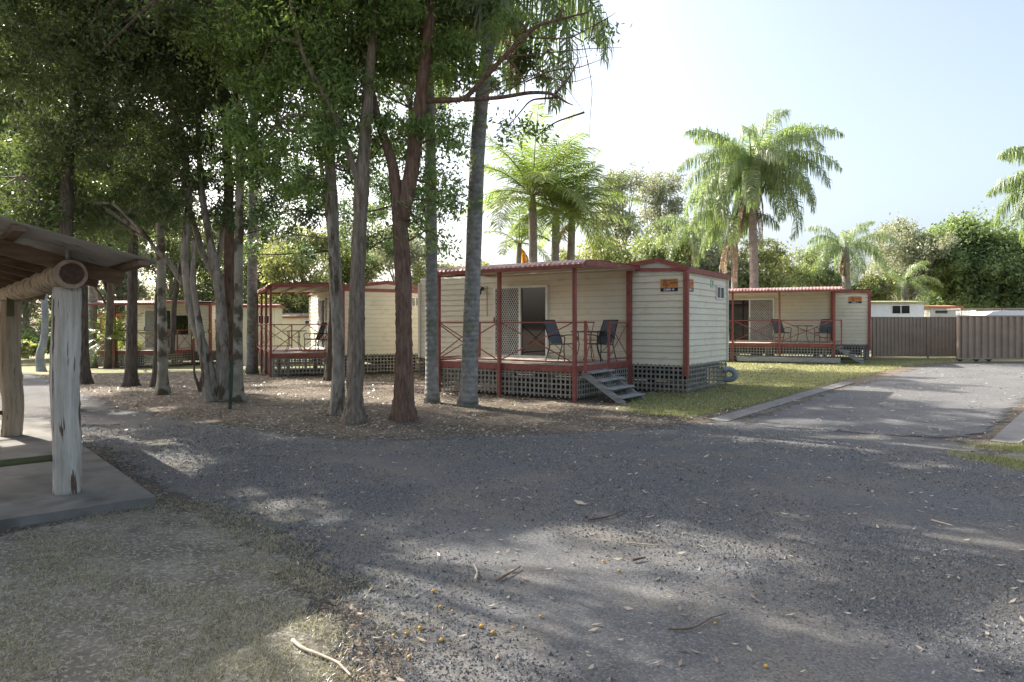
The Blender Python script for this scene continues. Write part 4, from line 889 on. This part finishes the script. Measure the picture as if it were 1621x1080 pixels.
# ------------------------------------------------------------------ palms
def frond(q, base, az, el0, L, droop, nl, leaf_len, hang, w=.03, rs=.018, updown=0, plume=False):
    """returns leaflet quads (as 3-segment strips) and the rachis path"""
    K = 14; t = np.linspace(0, 1, K); ang = el0 - droop * t ** 1.25
    d = np.stack([np.cos(ang) * math.cos(az), np.cos(ang) * math.sin(az), np.sin(ang)], 1); P = np.array(base) + np.concatenate([[[0, 0, 0]], np.cumsum((d[:-1] + d[1:]) / 2 * L / (K - 1), 0)])
    s = np.linspace(.12, .995, nl); pos = np.stack([np.interp(s, t, P[:, i]) for i in range(3)], 1); tan = unit(np.stack([np.interp(s, t, d[:, i]) for i in range(3)], 1))
    side = unit(np.cross(tan, [0, 0, 1.]) + 1e-6); upv = np.cross(side, tan)
    out = []
    for sg in (-1, 1):
        ll = leaf_len * (np.sin(np.pi * (s * .86 + .10)) ** .6)[:, None] * q.uniform(.8, 1.15, (nl, 1))
        tw = q.uniform(-.9, .9, (nl, 1)) if plume else q.uniform(-.15, .35, (nl, 1))
        d1 = unit(sg * side * 1.0 + tan * .55 + upv * tw + np.array([0, 0, -hang * .3])); d2 = unit(d1 * (1 - hang * .85) + np.array([0, 0, -1.]) * hang + q.normal(0, .06, (nl, 3)))
        wn = unit(np.cross(d1, upv + q.normal(0, .3, (nl, 3)))) * w / 2
        p0 = pos; p1 = p0 + d1 * ll * .4; p2 = p1 + d2 * ll * .35; p3 = p2 + unit(d2 + np.array([0, 0, -hang * .7])) * ll * .25
        out += [np.stack([p0 - wn * .6, p0 + wn * .6, p1 + wn, p1 - wn], 1), np.stack([p1 - wn, p1 + wn, p2 + wn * .8, p2 - wn * .8], 1), np.stack([p2 - wn * .8, p2 + wn * .8, p3 + wn * .15, p3 - wn * .15], 1)]
    return np.concatenate(out), P
def palm(name, label, base, top, r, frs, leaf='palmQ', bark='barkpalm', dead=0, group=None, seed=0, deadmat='palmD', skirt=None, crownshaft=None, trunk_mid=None, dead_len=1.6):
    """frs: list of (az, el0, L, droop, nl, leaf_len, hang, plume)"""
    q = np.random.default_rng(seed + 500); x, y = base; z = gz(x, y) - .05; root = thing(name, label, 'palm tree', (x, y, z), 0, group)
    O = np.array([x, y, z]); tp = np.array(top) - O; mid = tp * .5 if trunk_mid is None else np.array(trunk_mid) - O
    tm = MB().tube([(0, 0, 0), mid, tp], [r * 1.15, r, r * .85], 20, rough=.025, step=.08, seed=seed, flare=.35, ridges=2); tm.build('trunk', M[bark], root)
    if crownshaft: MB().tube([tp - [0, 0, .1], tp + [0, 0, crownshaft]], [r * .95, r * .6], 12).build('crownshaft', M['palmstem'], root)
    LV = []; rc = MB(); c0 = tp + np.array([0, 0, crownshaft or 0])
    for (az, el, L, dr, nl, ll, hg, pl_) in frs:
        V, P = frond(q, c0 + np.array([math.cos(az), math.sin(az), 0]) * r * .6, az, el, L, dr, nl, ll, hg, w=(.028 if pl_ else .027) + .006 * L / 3, plume=pl_)
        LV.append(V); rc.tube(P, np.linspace(.028, .006, len(P)), 5, cap=False)
    quadmesh('crown', np.concatenate(LV), M[leaf], root); rc.build('frond_stems', M['palmstem'], root)
    if dead:
        DV = []
        for k in range(dead):
            V, P = frond(q, c0 - np.array([0, 0, .15]), q.uniform(0, 6.28), R(-35), dead_len * q.uniform(.7, 1.1), R(62), 34, .42, .9, w=.04); DV.append(V)
        quadmesh('dead_fronds', np.concatenate(DV), M[deadmat], root)
    if skirt:
        DV = []
        for k in range(skirt[0]):
            az = q.uniform(0, 6.28); a0 = c0 - np.array([0, 0, q.uniform(.2, .6)]); V, P = frond(q, a0, az, R(-62), skirt[1] * q.uniform(.6, 1.1), R(30), 44, .35, .95, w=.045); DV.append(V)
        quadmesh('dead_skirt', np.concatenate(DV), M['palmD'], root)
    return root
M['palmstem'] = mat('palm_stem', (.14, .17, .06), (.24, .26, .11), 3, .6)
def queen(q, n, L, ll=.62, nl=80, hang=.8, up=.9):
    out = []
    for k in range(n):
        az = k * 2.39996 + q.uniform(-.2, .2); f_ = k / max(n - 1, 1); el = R(80 - 92 * f_ ** .8) ; dr = R(95 + 15 * f_) * q.uniform(.85, 1.1)
        out.append((az, el, L * q.uniform(.85, 1.1), dr, nl, ll, hang, True))
    return out
GQ = 'tall feathery palms'
q = np.random.default_rng(3)
b = T(741, 642); palm('queen_palm', 'tall smooth grey palm trunk in front of the middle cabin, tallest of the near palms', b, at(785, -25, b[1] - .1), .142, queen(q, 19, 3.1, .8, 90, .95), group=GQ, seed=1, dead=3, trunk_mid=at(757, 200, b[1]), dead_len=2.2)
b = T(684, 638); palm('queen_palm', 'green mossed grey palm trunk left of the tallest near palm', b, at(670, -190, b[1]), .112, queen(q, 13, 2.8, .5, 60, .85), group=GQ, seed=2, trunk_mid=at(682, 260, b[1]))
b = T(398, 592); palm('queen_palm', 'slim grey palm trunk left of the end on cabin deck', b, at(404, -60, b[1]), .15, queen(q, 12, 3.0, .5, 60, .85), group=GQ, seed=3)
b = T(146, 583); palm('queen_palm', 'purple grey palm trunk by the red pergola at far left', b, at(150, 60, b[1]), .16, queen(q, 12, 3.0, .5, 60, .85), group=GQ, seed=4)
# the big one behind the right cabin, its twin trunk, the distant ones
b = (gX(1196, 33.5), 33.5); palm('queen_palm', 'largest drooping queen palm behind the far right cabin', b, at(1190, 268, 33.5), .20, queen(q, 36, 4.3, 1.0, 120, .95), group=GQ, seed=5, skirt=(11, 3.0), bark='barkfar')
b = (gX(1163, 34.5), 34.5); palm('queen_palm', 'shorter palm with a hanging tan dead skirt left of the largest queen palm', b, at(1163, 345, 34.5), .16, queen(q, 10, 2.6, .8, 80, .96), group=GQ, seed=6, skirt=(9, 2.8), bark='barkfar')
b = (gX(1343, 44), 44); palm('queen_palm', 'smaller queen palm behind the olive roofed cabin', b, at(1338, 392, 44), .26, queen(q, 18, 3.3, .75, 70, .9), group=GQ, seed=8, bark='barkfar', skirt=(5, 1.4))
b = (gX(1432, 47), 47); palm('queen_palm', 'low queen palm under the sparse grey crown at the right', b, at(1432, 445, 47), .22, queen(q, 12, 2.8, .6, 50, .9), group=GQ, seed=9, bark='barkfar')
b = (gX(1665, 19), 19); palm('queen_palm', 'palm beyond the right edge whose fronds droop into the picture', b, at(1700, 285, 19), .2, queen(q, 22, 2.35, .6, 90, .92), group=GQ, seed=10)
b = (gX(1100, 41), 41); palm('queen_palm', 'low drooping palm left of the largest queen palm', b, at(1100, 370, 41), .22, queen(q, 16, 3.2, .7, 60, .92), group=GQ, seed=11, bark='barkfar', skirt=(4, 1.5))
# golden feather palms behind the middle cabin
def golden(q, n, L, ll=.7, nl=64):
    out = []
    for k in range(n):
        az = k * 2.39996 + q.uniform(-.25, .25); f_ = k / (n - 1); el = R(84 - 80 * f_); dr = R(38 + 45 * f_) * q.uniform(.8, 1.2)
        out.append((az, el, L * q.uniform(.85, 1.1), dr, nl, ll, .28, False))
    return out
GG = 'golden feather palms behind the middle cabin'
b = (gX(846, 25), 25); palm('feather_palm', 'left golden green feather palm of the cluster behind the middle cabin', b, at(843, 330, 25), .17, golden(q, 22, 3.15, .8), 'palmY', 'barkfar', group=GG, seed=21, crownshaft=.5)
b = (gX(876, 26), 26); palm('feather_palm', 'middle golden green feather palm of the cluster behind the middle cabin', b, at(880, 355, 26), .17, golden(q, 18, 2.9, .8), 'palmY', 'barkfar', group=GG, seed=22, crownshaft=.4)
b = (gX(899, 27), 27); palm('feather_palm', 'right darker feather palm with an orange dying frond behind the middle cabin', b, at(905, 360, 27), .17, golden(q, 17, 2.9, .8), 'palmQ', 'barkfar', group=GG, seed=23, crownshaft=.4, dead=2, deadmat='palmO', dead_len=1.5)
b = (gX(815, 27.5), 27.5); palm('feather_palm', 'low yellowing feather palm at the left of the cluster behind the middle cabin', b, at(822, 385, 27.5), .12, golden(q, 9, 1.7, .5, 40), 'palmY', 'barkfar', group=GG, seed=24, dead=1, deadmat='palmO', dead_len=1.2)
b = (gX(182, 31), 31); palm('small_palm', 'bright green fan of fronds in front of the red pergola', b, at(182, 540, 31), .12, golden(q, 16, 1.7, .45, 40), 'palmY', 'barkfar', seed=25)

# ------------------------------------------------------------------ far trees
def far_tree(name, label, px, D, ptop, pw, leaf, pbot=470, nb=16, seed=0, group='trees behind the cabins', size=.2, dens=1., bark='barkfar', sq=.85, n_each=1500, spread=1.):
    q = np.random.default_rng(seed + 900); x = gX(px, D); z = gz(x, D); top = at(px, ptop, D)[2]; bot = max(at(px, pbot, D)[2], z + .6); W = pw / F * D / 2
    root = thing(name, label, 'tree', (x, D, z), 0, group); H = (top - bot) / 2; c = np.array([0, 0, (top + bot) / 2 - z]); tm = MB(); LV = []
    tm.tube([(0, 0, -.1), (q.normal(0, .1), 0, c[2] * .5), (0, 0, c[2] + H * .4)], [.03 * H + .08, .025 * H + .06, .03], 9, rough=.05, step=.4)
    for k in range(nb):
        d = unit(q.normal(0, 1, 3)) * q.uniform(.35, 1.08); r = q.uniform(.28, .46) * min(W, H) * 1.1
        bc = c + d * np.array([W - r * .6, min(W, H) - r * .5, H - r * .6])
        n_ = int(n_each * dens * q.uniform(.7, 1.3)); sub, P = blob_points(bc, (r, r, r * sq), n_, 26, q, sig=.12 * r + .09); LV.append(leaves(P, size, .5, .3, q))
        a = np.array([0, 0, q.uniform(.35, .8) * c[2]]); tm.tube([a, (a + bc) / 2 + q.normal(0, .15, 3), bc], [.06, .04, .015], 5, cap=False)
        for s_ in sub[::5]: tm.tube([bc, s_], [.02, .006], 4, cap=False)
    tm.build('trunk', M[bark], root); quadmesh('crown', np.concatenate(LV), M[leaf], root); return root
# right side
far_tree('broad_tree', 'dense rounded dark green tree at the right behind the caravan', 1525, 52, 335, 215, 'leafBig', 510, 38, 1, size=.26, n_each=2300)
far_tree('broad_tree', 'lower dense green tree at the right edge behind the van', 1610, 50, 375, 150, 'leafBig', 505, 18, 2, size=.26, n_each=1900)
far_tree('broad_tree', 'grey green thin crowned tree between the small palm and the rounded tree', 1440, 50, 335, 125, 'leafFar3', 490, 22, 3, size=.2, n_each=900)
far_tree('broad_tree', 'purplish bare twig tree poking above the grey green crown at right', 1398, 54, 340, 50, 'leafFar3', 430, 7, 4, size=.16, n_each=220, bark='barkdark')
far_tree('broad_tree', 'yellow green bush mass behind the white cabin', 1385, 46, 430, 90, 'leafFar2', 490, 12, 5, n_each=900)
far_tree('broad_tree', 'dark crowned tree filling the left edge above the shelter roof', -20, 27, 120, 420, 'leafWood', 400, 26, 81, size=.15, n_each=3600, bark='barkdark')
far_tree('broad_tree', 'dark tree crown seen between the shelter roof and the paperbark', 170, 30, 200, 260, 'leafWood', 420, 18, 82, size=.15, n_each=2600, bark='barkdark')
# centre
far_tree('gum_tree', 'tall airy pale gum right of the feather palms', 985, 48, 238, 100, 'leafFar3', 420, 24, 6, n_each=380, size=.2)
far_tree('gum_tree', 'airy pale gum with open crown left of the low drooping palm', 1045, 50, 250, 95, 'leafFar3', 420, 22, 7, n_each=360, size=.2)
for k, (px, D, pt, pw, lf, lab) in enumerate([
    (960, 42, 350, 150, 'leafFar2', 'yellow green bushy tree right behind the feather palms'),
    (1040, 44, 345, 150, 'leafFar', 'mid green bushy tree behind the roof peak of the middle cabin'),
    (1120, 46, 350, 130, 'leafFar3', 'grey green bushy tree behind the low drooping palm'),
    (1215, 46, 375, 130, 'leafFar2', 'yellowish tree seen between the dead palm skirts'),
    (1290, 48, 385, 110, 'leafFar', 'mid green bushy tree between the two right palms'),
    (905, 47, 385, 100, 'leafFar', 'low tree behind the feather palm trunks'),
    (790, 50, 395, 90, 'leafFar3', 'low hazy tree just right of the tallest near palm'),
    (725, 42, 375, 110, 'leafFar2', 'bright yellow green tree above the left end of the middle cabin roof'),
    (640, 44, 330, 120, 'leafFar3', 'bright tree above the roof of the end on cabin'),
    (560, 48, 300, 130, 'leafWood', 'tree behind the gable of the end on cabin'),
    (480, 43, 330, 120, 'leafFar2', 'bright palm green tree above the deck of the end on cabin'),
    (420, 46, 300, 120, 'leafWood', 'bright tree right of the slim grey palm trunk'),
    (345, 50, 290, 130, 'leafWood', 'pale tree far behind the paperbark'),
    (270, 48, 300, 130, 'leafWood', 'mid green tree above the farthest left cabin'),
    (190, 46, 330, 130, 'leafFar3', 'bright tree above the red pergola'),
    (110, 48, 320, 130, 'leafWood', 'tree seen right of the nearest shelter post'),
    (40, 46, 320, 130, 'leafFar3', 'pale tree seen between the shelter posts'),
    (-50, 45, 330, 150, 'leafWood', 'tree past the left edge behind the shelter')]):
    far_tree('bushy_tree', lab, px, D, pt, pw * 1.12, lf, 552, 20, 20 + k, n_each=900, size=.21)
for k, (px, D, pt, pw, lf, lab) in enumerate([
    (60, 40, 530, 120, 'leafA', 'dark glossy shrub behind the elbowed grey trunk'), (10, 42, 520, 90, 'leafFar', 'bright low shrub at the left edge'),
    (175, 37, 515, 80, 'leafFar2', 'sunlit shrub behind the red pergola'), (130, 39, 500, 70, 'leafFar', 'green shrub left of the red pergola'),
    (455, 47, 470, 110, 'leafFar2', 'sunlit shrub above the low cabin roof'), (30, 36, 545, 60, 'leafFar2', 'small sunlit shrub near the left edge')]):
    far_tree('shrub', lab, px, D, pt, pw, lf, 580, 12, 60 + k, group='garden shrubs', n_each=700, size=.2)
rk = np.random.default_rng(5)
for k in range(7):                                   # rocks edging the garden bed by the pergola
    px = 148 + k * 11; x, y = gX(px, 33 - .1 * k), 33 - .1 * k; r = rk.uniform(.2, .3); a = np.linspace(0, np.pi, 7); mbk = MB()
    th = np.linspace(-np.pi / 2, np.pi / 2, 7); mbk.tube([(0, 0, r * .9 * math.sin(t)) for t in th], [max(r * math.cos(t), .02) for t in th], 10, rough=.1, seed=k)
    mbk.build('garden_rock', M['rock'], None, (x, y, gz(x, y) + .08)); o = C.objects[-1]; tag(o, 'dark rock edging the garden bed below the red pergola', 'rock', 'rocks edging the pergola garden')
x, y = T(364, 648); st = MB().beam((0, 0, -.1), (.03, .02, .92), .045, .045, up=(1, 0, 0)); tag(st.build('garden_stake', M['stake'], None, (x, y, gz(x, y))), 'dark green metal stake standing by the dark red trunk', 'stake')

# ------------------------------------------------------------------ small things on the ground
FR = [(329, 912), (437, 912), (686, 941), (697, 966), (623, 1012), (643, 1009), (699, 1019), (762, 997), (780, 1007), (856, 981), (955, 893), (980, 908), (1132, 992), (1213, 1061), (716, 973), (665, 1000), (812, 1000), (648, 1046)]
fp = None
for k, (px, py) in enumerate(FR):
    x, y = gp(px, py)
    if fp is None:
        th = np.linspace(-np.pi / 2, np.pi / 2, 8); fp = MB().tube([(0, 0, .013 * math.sin(t)) for t in th], [max(.014 * math.cos(t), .001) for t in th], 10, rough=.04).build('fallen_fruit', M['fruit']); o = fp
    else: o = fp.copy(); C.objects.link(o)
    s = .5 + .35 * rk.random(); o.location = (x, y, gz(x, y) + .02); o.scale = (s, s, s * .9); o.rotation_euler = (0, 0, k)
    on_g = px < 450
    tag(o, 'small orange fallen fruit lying on the dry grass' if on_g else 'small orange fallen fruit lying on the gravel', 'fruit', 'fallen fruit on the grass' if on_g else 'fallen fruit on the gravel')
def stick(label, pts, r, m='stick'):
    P = [(*gp(*p), 0) for p in pts]; P = [(x, y, gz(x, y) + .018 + r) for x, y, _ in P]; n = len(P)
    o = MB().tube(P, np.linspace(r, r * .45, n), 7, rough=.1, step=.02).build('fallen_stick', M[m]); tag(o, label, 'stick', 'fallen sticks')
stick('pale curved stick on the lawn edge at the bottom', [(463, 1022), (478, 1035), (505, 1045), (535, 1058), (556, 1080)], .010)
stick('long dark curved twig lying on the gravel near the bottom right fruit', [(1058, 1003), (1090, 1003), (1108, 996), (1125, 985), (1150, 978)], .006, 'stickd')
stick('straight dark stick on the gravel in the middle', [(930, 828), (960, 824), (990, 812)], .010, 'stickd')
stick('short forked twig beside the orange fruit', [(752, 925), (756, 912), (750, 900)], .009)
stick('dark straight twig left of centre in the foreground', [(785, 926), (805, 915), (824, 903)], .009, 'stickd')
stick('thin pale twig lying across the lit gravel', [(992, 864), (1020, 867), (1050, 869)], .006)
stick('short thick twig at the right of the lit gravel', [(1000, 893), (1012, 891), (1022, 889)], .011, 'stickd')
stick('thin pale twig at the right on the gravel', [(1475, 828), (1490, 832), (1508, 837)], .007)

def scatter(poly_fn, n, xr, yr, q):
    P = np.column_stack([q.uniform(*xr, n), q.uniform(*yr, n)]); return P[poly_fn(P)]
q = np.random.default_rng(77)
def near_pts(n, d0, d1, px0=-60, px1=1680, power=1.):
    """points on the ground seen between two distances, denser near"""
    D = d0 + (d1 - d0) * q.random(n) ** power; px = q.uniform(px0, px1, n); return np.column_stack([(px - CX) / F * D, D])
noise_c = q.uniform(0, 6.28, (8, 3)); noise_f = q.uniform(.4, 2.6, (8, 2))
def fld(P): return sum(np.sin(P[:, 0] * noise_f[i, 0] + P[:, 1] * noise_f[i, 1] + noise_c[i, 0]) for i in range(8)) / 8
# gravel stones: four-sided chips
P = near_pts(150000, 2.7, 11, power=1.0); ins = inside(gravel_poly, P); dp = dist_poly(gravel_poly, P); keep = (ins | (dp < .35 * q.random(len(P)) ** 2)) & ~((P[:, 0] < -3.0) & (P[:, 1] > 4.9 + (-3.17 - P[:, 0]) * -.88) & (P[:, 1] < 30) & (((P - K0) @ w_) > -.02) & (((P - K0) @ p_ax) > -.02))
keep &= q.random(len(P)) < (.5 + 1.3 * fld(P * .8) + .6 * fld(P * 2.4)); P = P[keep]; n = len(P)
s = q.uniform(.0035, .0095, (n, 1)) * (1 + 1.2 * (q.random((n, 1)) < .05)) * (1 + (P[:, 1:2] - 3) * .06); z = ground_z(P[:, 0], P[:, 1])[:, None] + .010
b3_ = unit(q.normal(0, 1, (n, 3, 3))); c = np.concatenate([P, z], 1)[:, None]
ang = q.uniform(0, 6.28, (n, 1)) + np.array([[0, 2.1, 4.2]]); ring = np.stack([np.cos(ang), np.sin(ang) * .8, -.25 * np.ones_like(ang)], -1) * s[..., None] * q.uniform(.7, 1.3, (n, 3, 1)); apex = np.concatenate([q.uniform(-.4, .4, (n, 2)), q.uniform(.5, .9, (n, 1))], 1) * s
R3v = c + ring; A_ = c[:, 0] + apex
tri = np.stack([np.stack([R3v[:, i], R3v[:, (i + 1) % 3], A_], 1) for i in range(3)], 1).reshape(-1, 3, 3)
M['stone'] = mat('gravel_stone', (.105, .107, .11), (.20, .198, .193), 90, .9, detail=3, c3=(.24, .20, .16), s3=40, t3=(.58, .62), island=.6)
tag(quadmesh('gravel_stones', tri, M['stone'], None, 3), 'loose grey gravel stones over the drive', 'gravel', kind='stuff')
def blades(P, h, lean=.8, w=.004):
    n = len(P); z = ground_z(P[:, 0], P[:, 1]) + .008; B = np.column_stack([P, z]); a = q.uniform(0, 6.28, n); sd = np.stack([np.cos(a), np.sin(a), 0 * a], 1) * w; L = h * q.uniform(.5, 1.4, (n, 1))
    l2 = np.stack([q.normal(0, lean, n), q.normal(0, lean, n), np.ones(n)], 1); tip = B + unit(l2) * L; mid = B + unit(l2 * [.5, .5, 1]) * L * .5
    return np.stack([B - sd, B + sd, tip], 1)
slab_out = lambda P: ~((((P - K0) @ w_) > -.02) & (((P - K0) @ p_ax) > -.02))
T0 = near_pts(17000, 2.6, 7.6, -80, 720, 1.0); k_ = (inside(lawn_poly, T0) | (dist_poly(lawn_poly, T0) < .55 * q.random(len(T0)) ** 2)) & slab_out(T0) & (q.random(len(T0)) < .40 + 2.4 * fld(T0 * 2.0) + 1.2 * fld(T0 * 6)); T0 = T0[k_]
P = np.repeat(T0, 12, 0) + q.normal(0, .024, (len(T0) * 12, 2)); P = P[slab_out(P)]
tag(quadmesh('grass', blades(P, .030, 1.4, .0028), M['grassM'], None, 3), 'short dry grass growing around the shelter pad', 'grass', kind='stuff')
P = near_pts(90000, 11, 29, 1000, 1560, 1.4); k_ = inside(side_poly, P); P = P[k_]
tag(quadmesh('grass', blades(P, .05, .7, .008), M['grassG'], None, 3), 'sunlit green grass strip beside the cabins and the road', 'grass', kind='stuff')
P = near_pts(60000, 6.5, 16, 1500, 1680, 1.2); k_ = (inside(verge_poly, P) | (dist_poly(verge_poly, P) < .5 * q.random(len(P)) ** 2)) & (q.random(len(P)) < .35 + 1.5 * fld(P * 2)); P = P[k_]
tag(quadmesh('grass', blades(P, .05, .7, .005), M['grassG'], None, 3), 'green grass patch at the right edge below the kerb', 'grass', kind='stuff')
def flat_leaves(P, s, zoff=.02, curl=.35):
    n = len(P); z = ground_z(P[:, 0], P[:, 1]) + zoff; B = np.column_stack([P, z]); a = q.uniform(0, 6.28, n); L = s * q.uniform(.5, 1.3, (n, 1)); d = np.stack([np.cos(a), np.sin(a), q.normal(0, curl * .4, n)], 1); sd = np.stack([-np.sin(a), np.cos(a), q.normal(0, curl, n)], 1)
    return np.stack([B - d * L / 2, B + sd * L * .16, B + d * L / 2 + np.array([0, 0, .006]), B - sd * L * .16], 1)
P = near_pts(5200, 3, 13, power=1.0); P = P[inside(gravel_poly, P) & (q.random(len(P)) < .25 + .4 * np.exp(-((P[:, 1] - 9.5) / 2) ** 2))]
P2 = np.array([gp(px_, py_) for px_, py_ in [(1163, 703), (1170, 700), (1204, 711), (1118, 726), (1076, 746), (1105, 741), (918, 801), (1284, 717), (1367, 721), (1502, 773), (1442, 785), (1330, 697), (590, 700), (720, 720)]])
tag(quadmesh('leaf_litter', np.concatenate([flat_leaves(P, .055), flat_leaves(P2, .13, .03)]), M['litter'], None), 'pale dry leaves scattered over the gravel drive', 'leaf litter', kind='stuff')
P = near_pts(120000, 9.5, 24, -40, 1180, 1.0); gk = ~inside(gravel_poly, P) | (dist_poly(gravel_poly, P) < .8 * q.random(len(P)) ** 2); P = P[gk & ~inside(asph_poly, P)]; P = P[q.random(len(P)) < .5 + .7 * fld(P * 1.5)][:13000]
tag(quadmesh('leaf_litter', flat_leaves(P, .07, .015, .5), M['litter'], None), 'brown fallen leaves and bark bits on the bare soil under the trees', 'leaf litter', kind='stuff')
P = near_pts(7000, 9.5, 27, 1050, 1700, 1.0); P = P[(inside(side_poly, P) | inside(asph_poly, P) | inside(verge_poly, P)) & (q.random(len(P)) < .2)]
tag(quadmesh('leaf_litter', flat_leaves(P, .09, .03, .3), M['litter'], None), 'pale dry leaves scattered on the road and the grass strip', 'leaf litter', kind='stuff')

# ------------------------------------------------------------------ light, sky, camera
SUN_AZ = (-.80, .60); SUN_EL = R(37)
w = bpy.data.worlds.new('World'); S.world = w; w.use_nodes = True; nt = w.node_tree; nt.nodes.clear()
sky = nt.nodes.new('ShaderNodeTexSky'); sky.sky_type = 'NISHITA'; sky.sun_disc = False; sky.sun_elevation = SUN_EL; sky.sun_rotation = math.atan2(SUN_AZ[0], SUN_AZ[1])
sky.air_density = .8; sky.dust_density = 5.0; sky.ozone_density = 1.0
bg = nt.nodes.new('ShaderNodeBackground'); bg.inputs[1].default_value = .15; out = nt.nodes.new('ShaderNodeOutputWorld'); hsv = nt.nodes.new('ShaderNodeHueSaturation'); hsv.inputs['Saturation'].default_value = .72; hsv.inputs['Hue'].default_value = .487; nt.links.new(sky.outputs[0], hsv.inputs['Color']); nt.links.new(hsv.outputs[0], bg.inputs[0]); nt.links.new(bg.outputs[0], out.inputs[0])
sl2 = bpy.data.lights.new('sun', 'SUN'); sl2.energy = 5.0; sl2.angle = R(.53); sl2.color = (1, .93, .82); so = bpy.data.objects.new('sun', sl2); C.objects.link(so)
d = Vector((-SUN_AZ[0] * math.cos(SUN_EL), -SUN_AZ[1] * math.cos(SUN_EL), -math.sin(SUN_EL))); so.rotation_euler = d.to_track_quat('-Z', 'Y').to_euler()
cam = bpy.data.cameras.new('camera'); co = bpy.data.objects.new('camera', cam); C.objects.link(co); co.location = (0, 0, EH); co.rotation_euler = (R(90), 0, 0)
cam.lens = 24; cam.sensor_width = 36; cam.shift_y = -25 / 1621; cam.clip_end = 3000; cam.clip_start = .05; S.camera = co
S.view_settings.view_transform = 'Standard'; S.view_settings.look = 'None'; S.view_settings.exposure = 1.28; S.view_settings.gamma = 1; S.view_settings.use_curve_mapping = False
S.cycles.use_denoising = True; S.cycles.max_bounces = 8; S.cycles.transparent_max_bounces = 12; S.cycles.diffuse_bounces = 4; S.cycles.transmission_bounces = 6
try: S.cycles.denoiser = 'OPENIMAGEDENOISE'
except Exception: pass
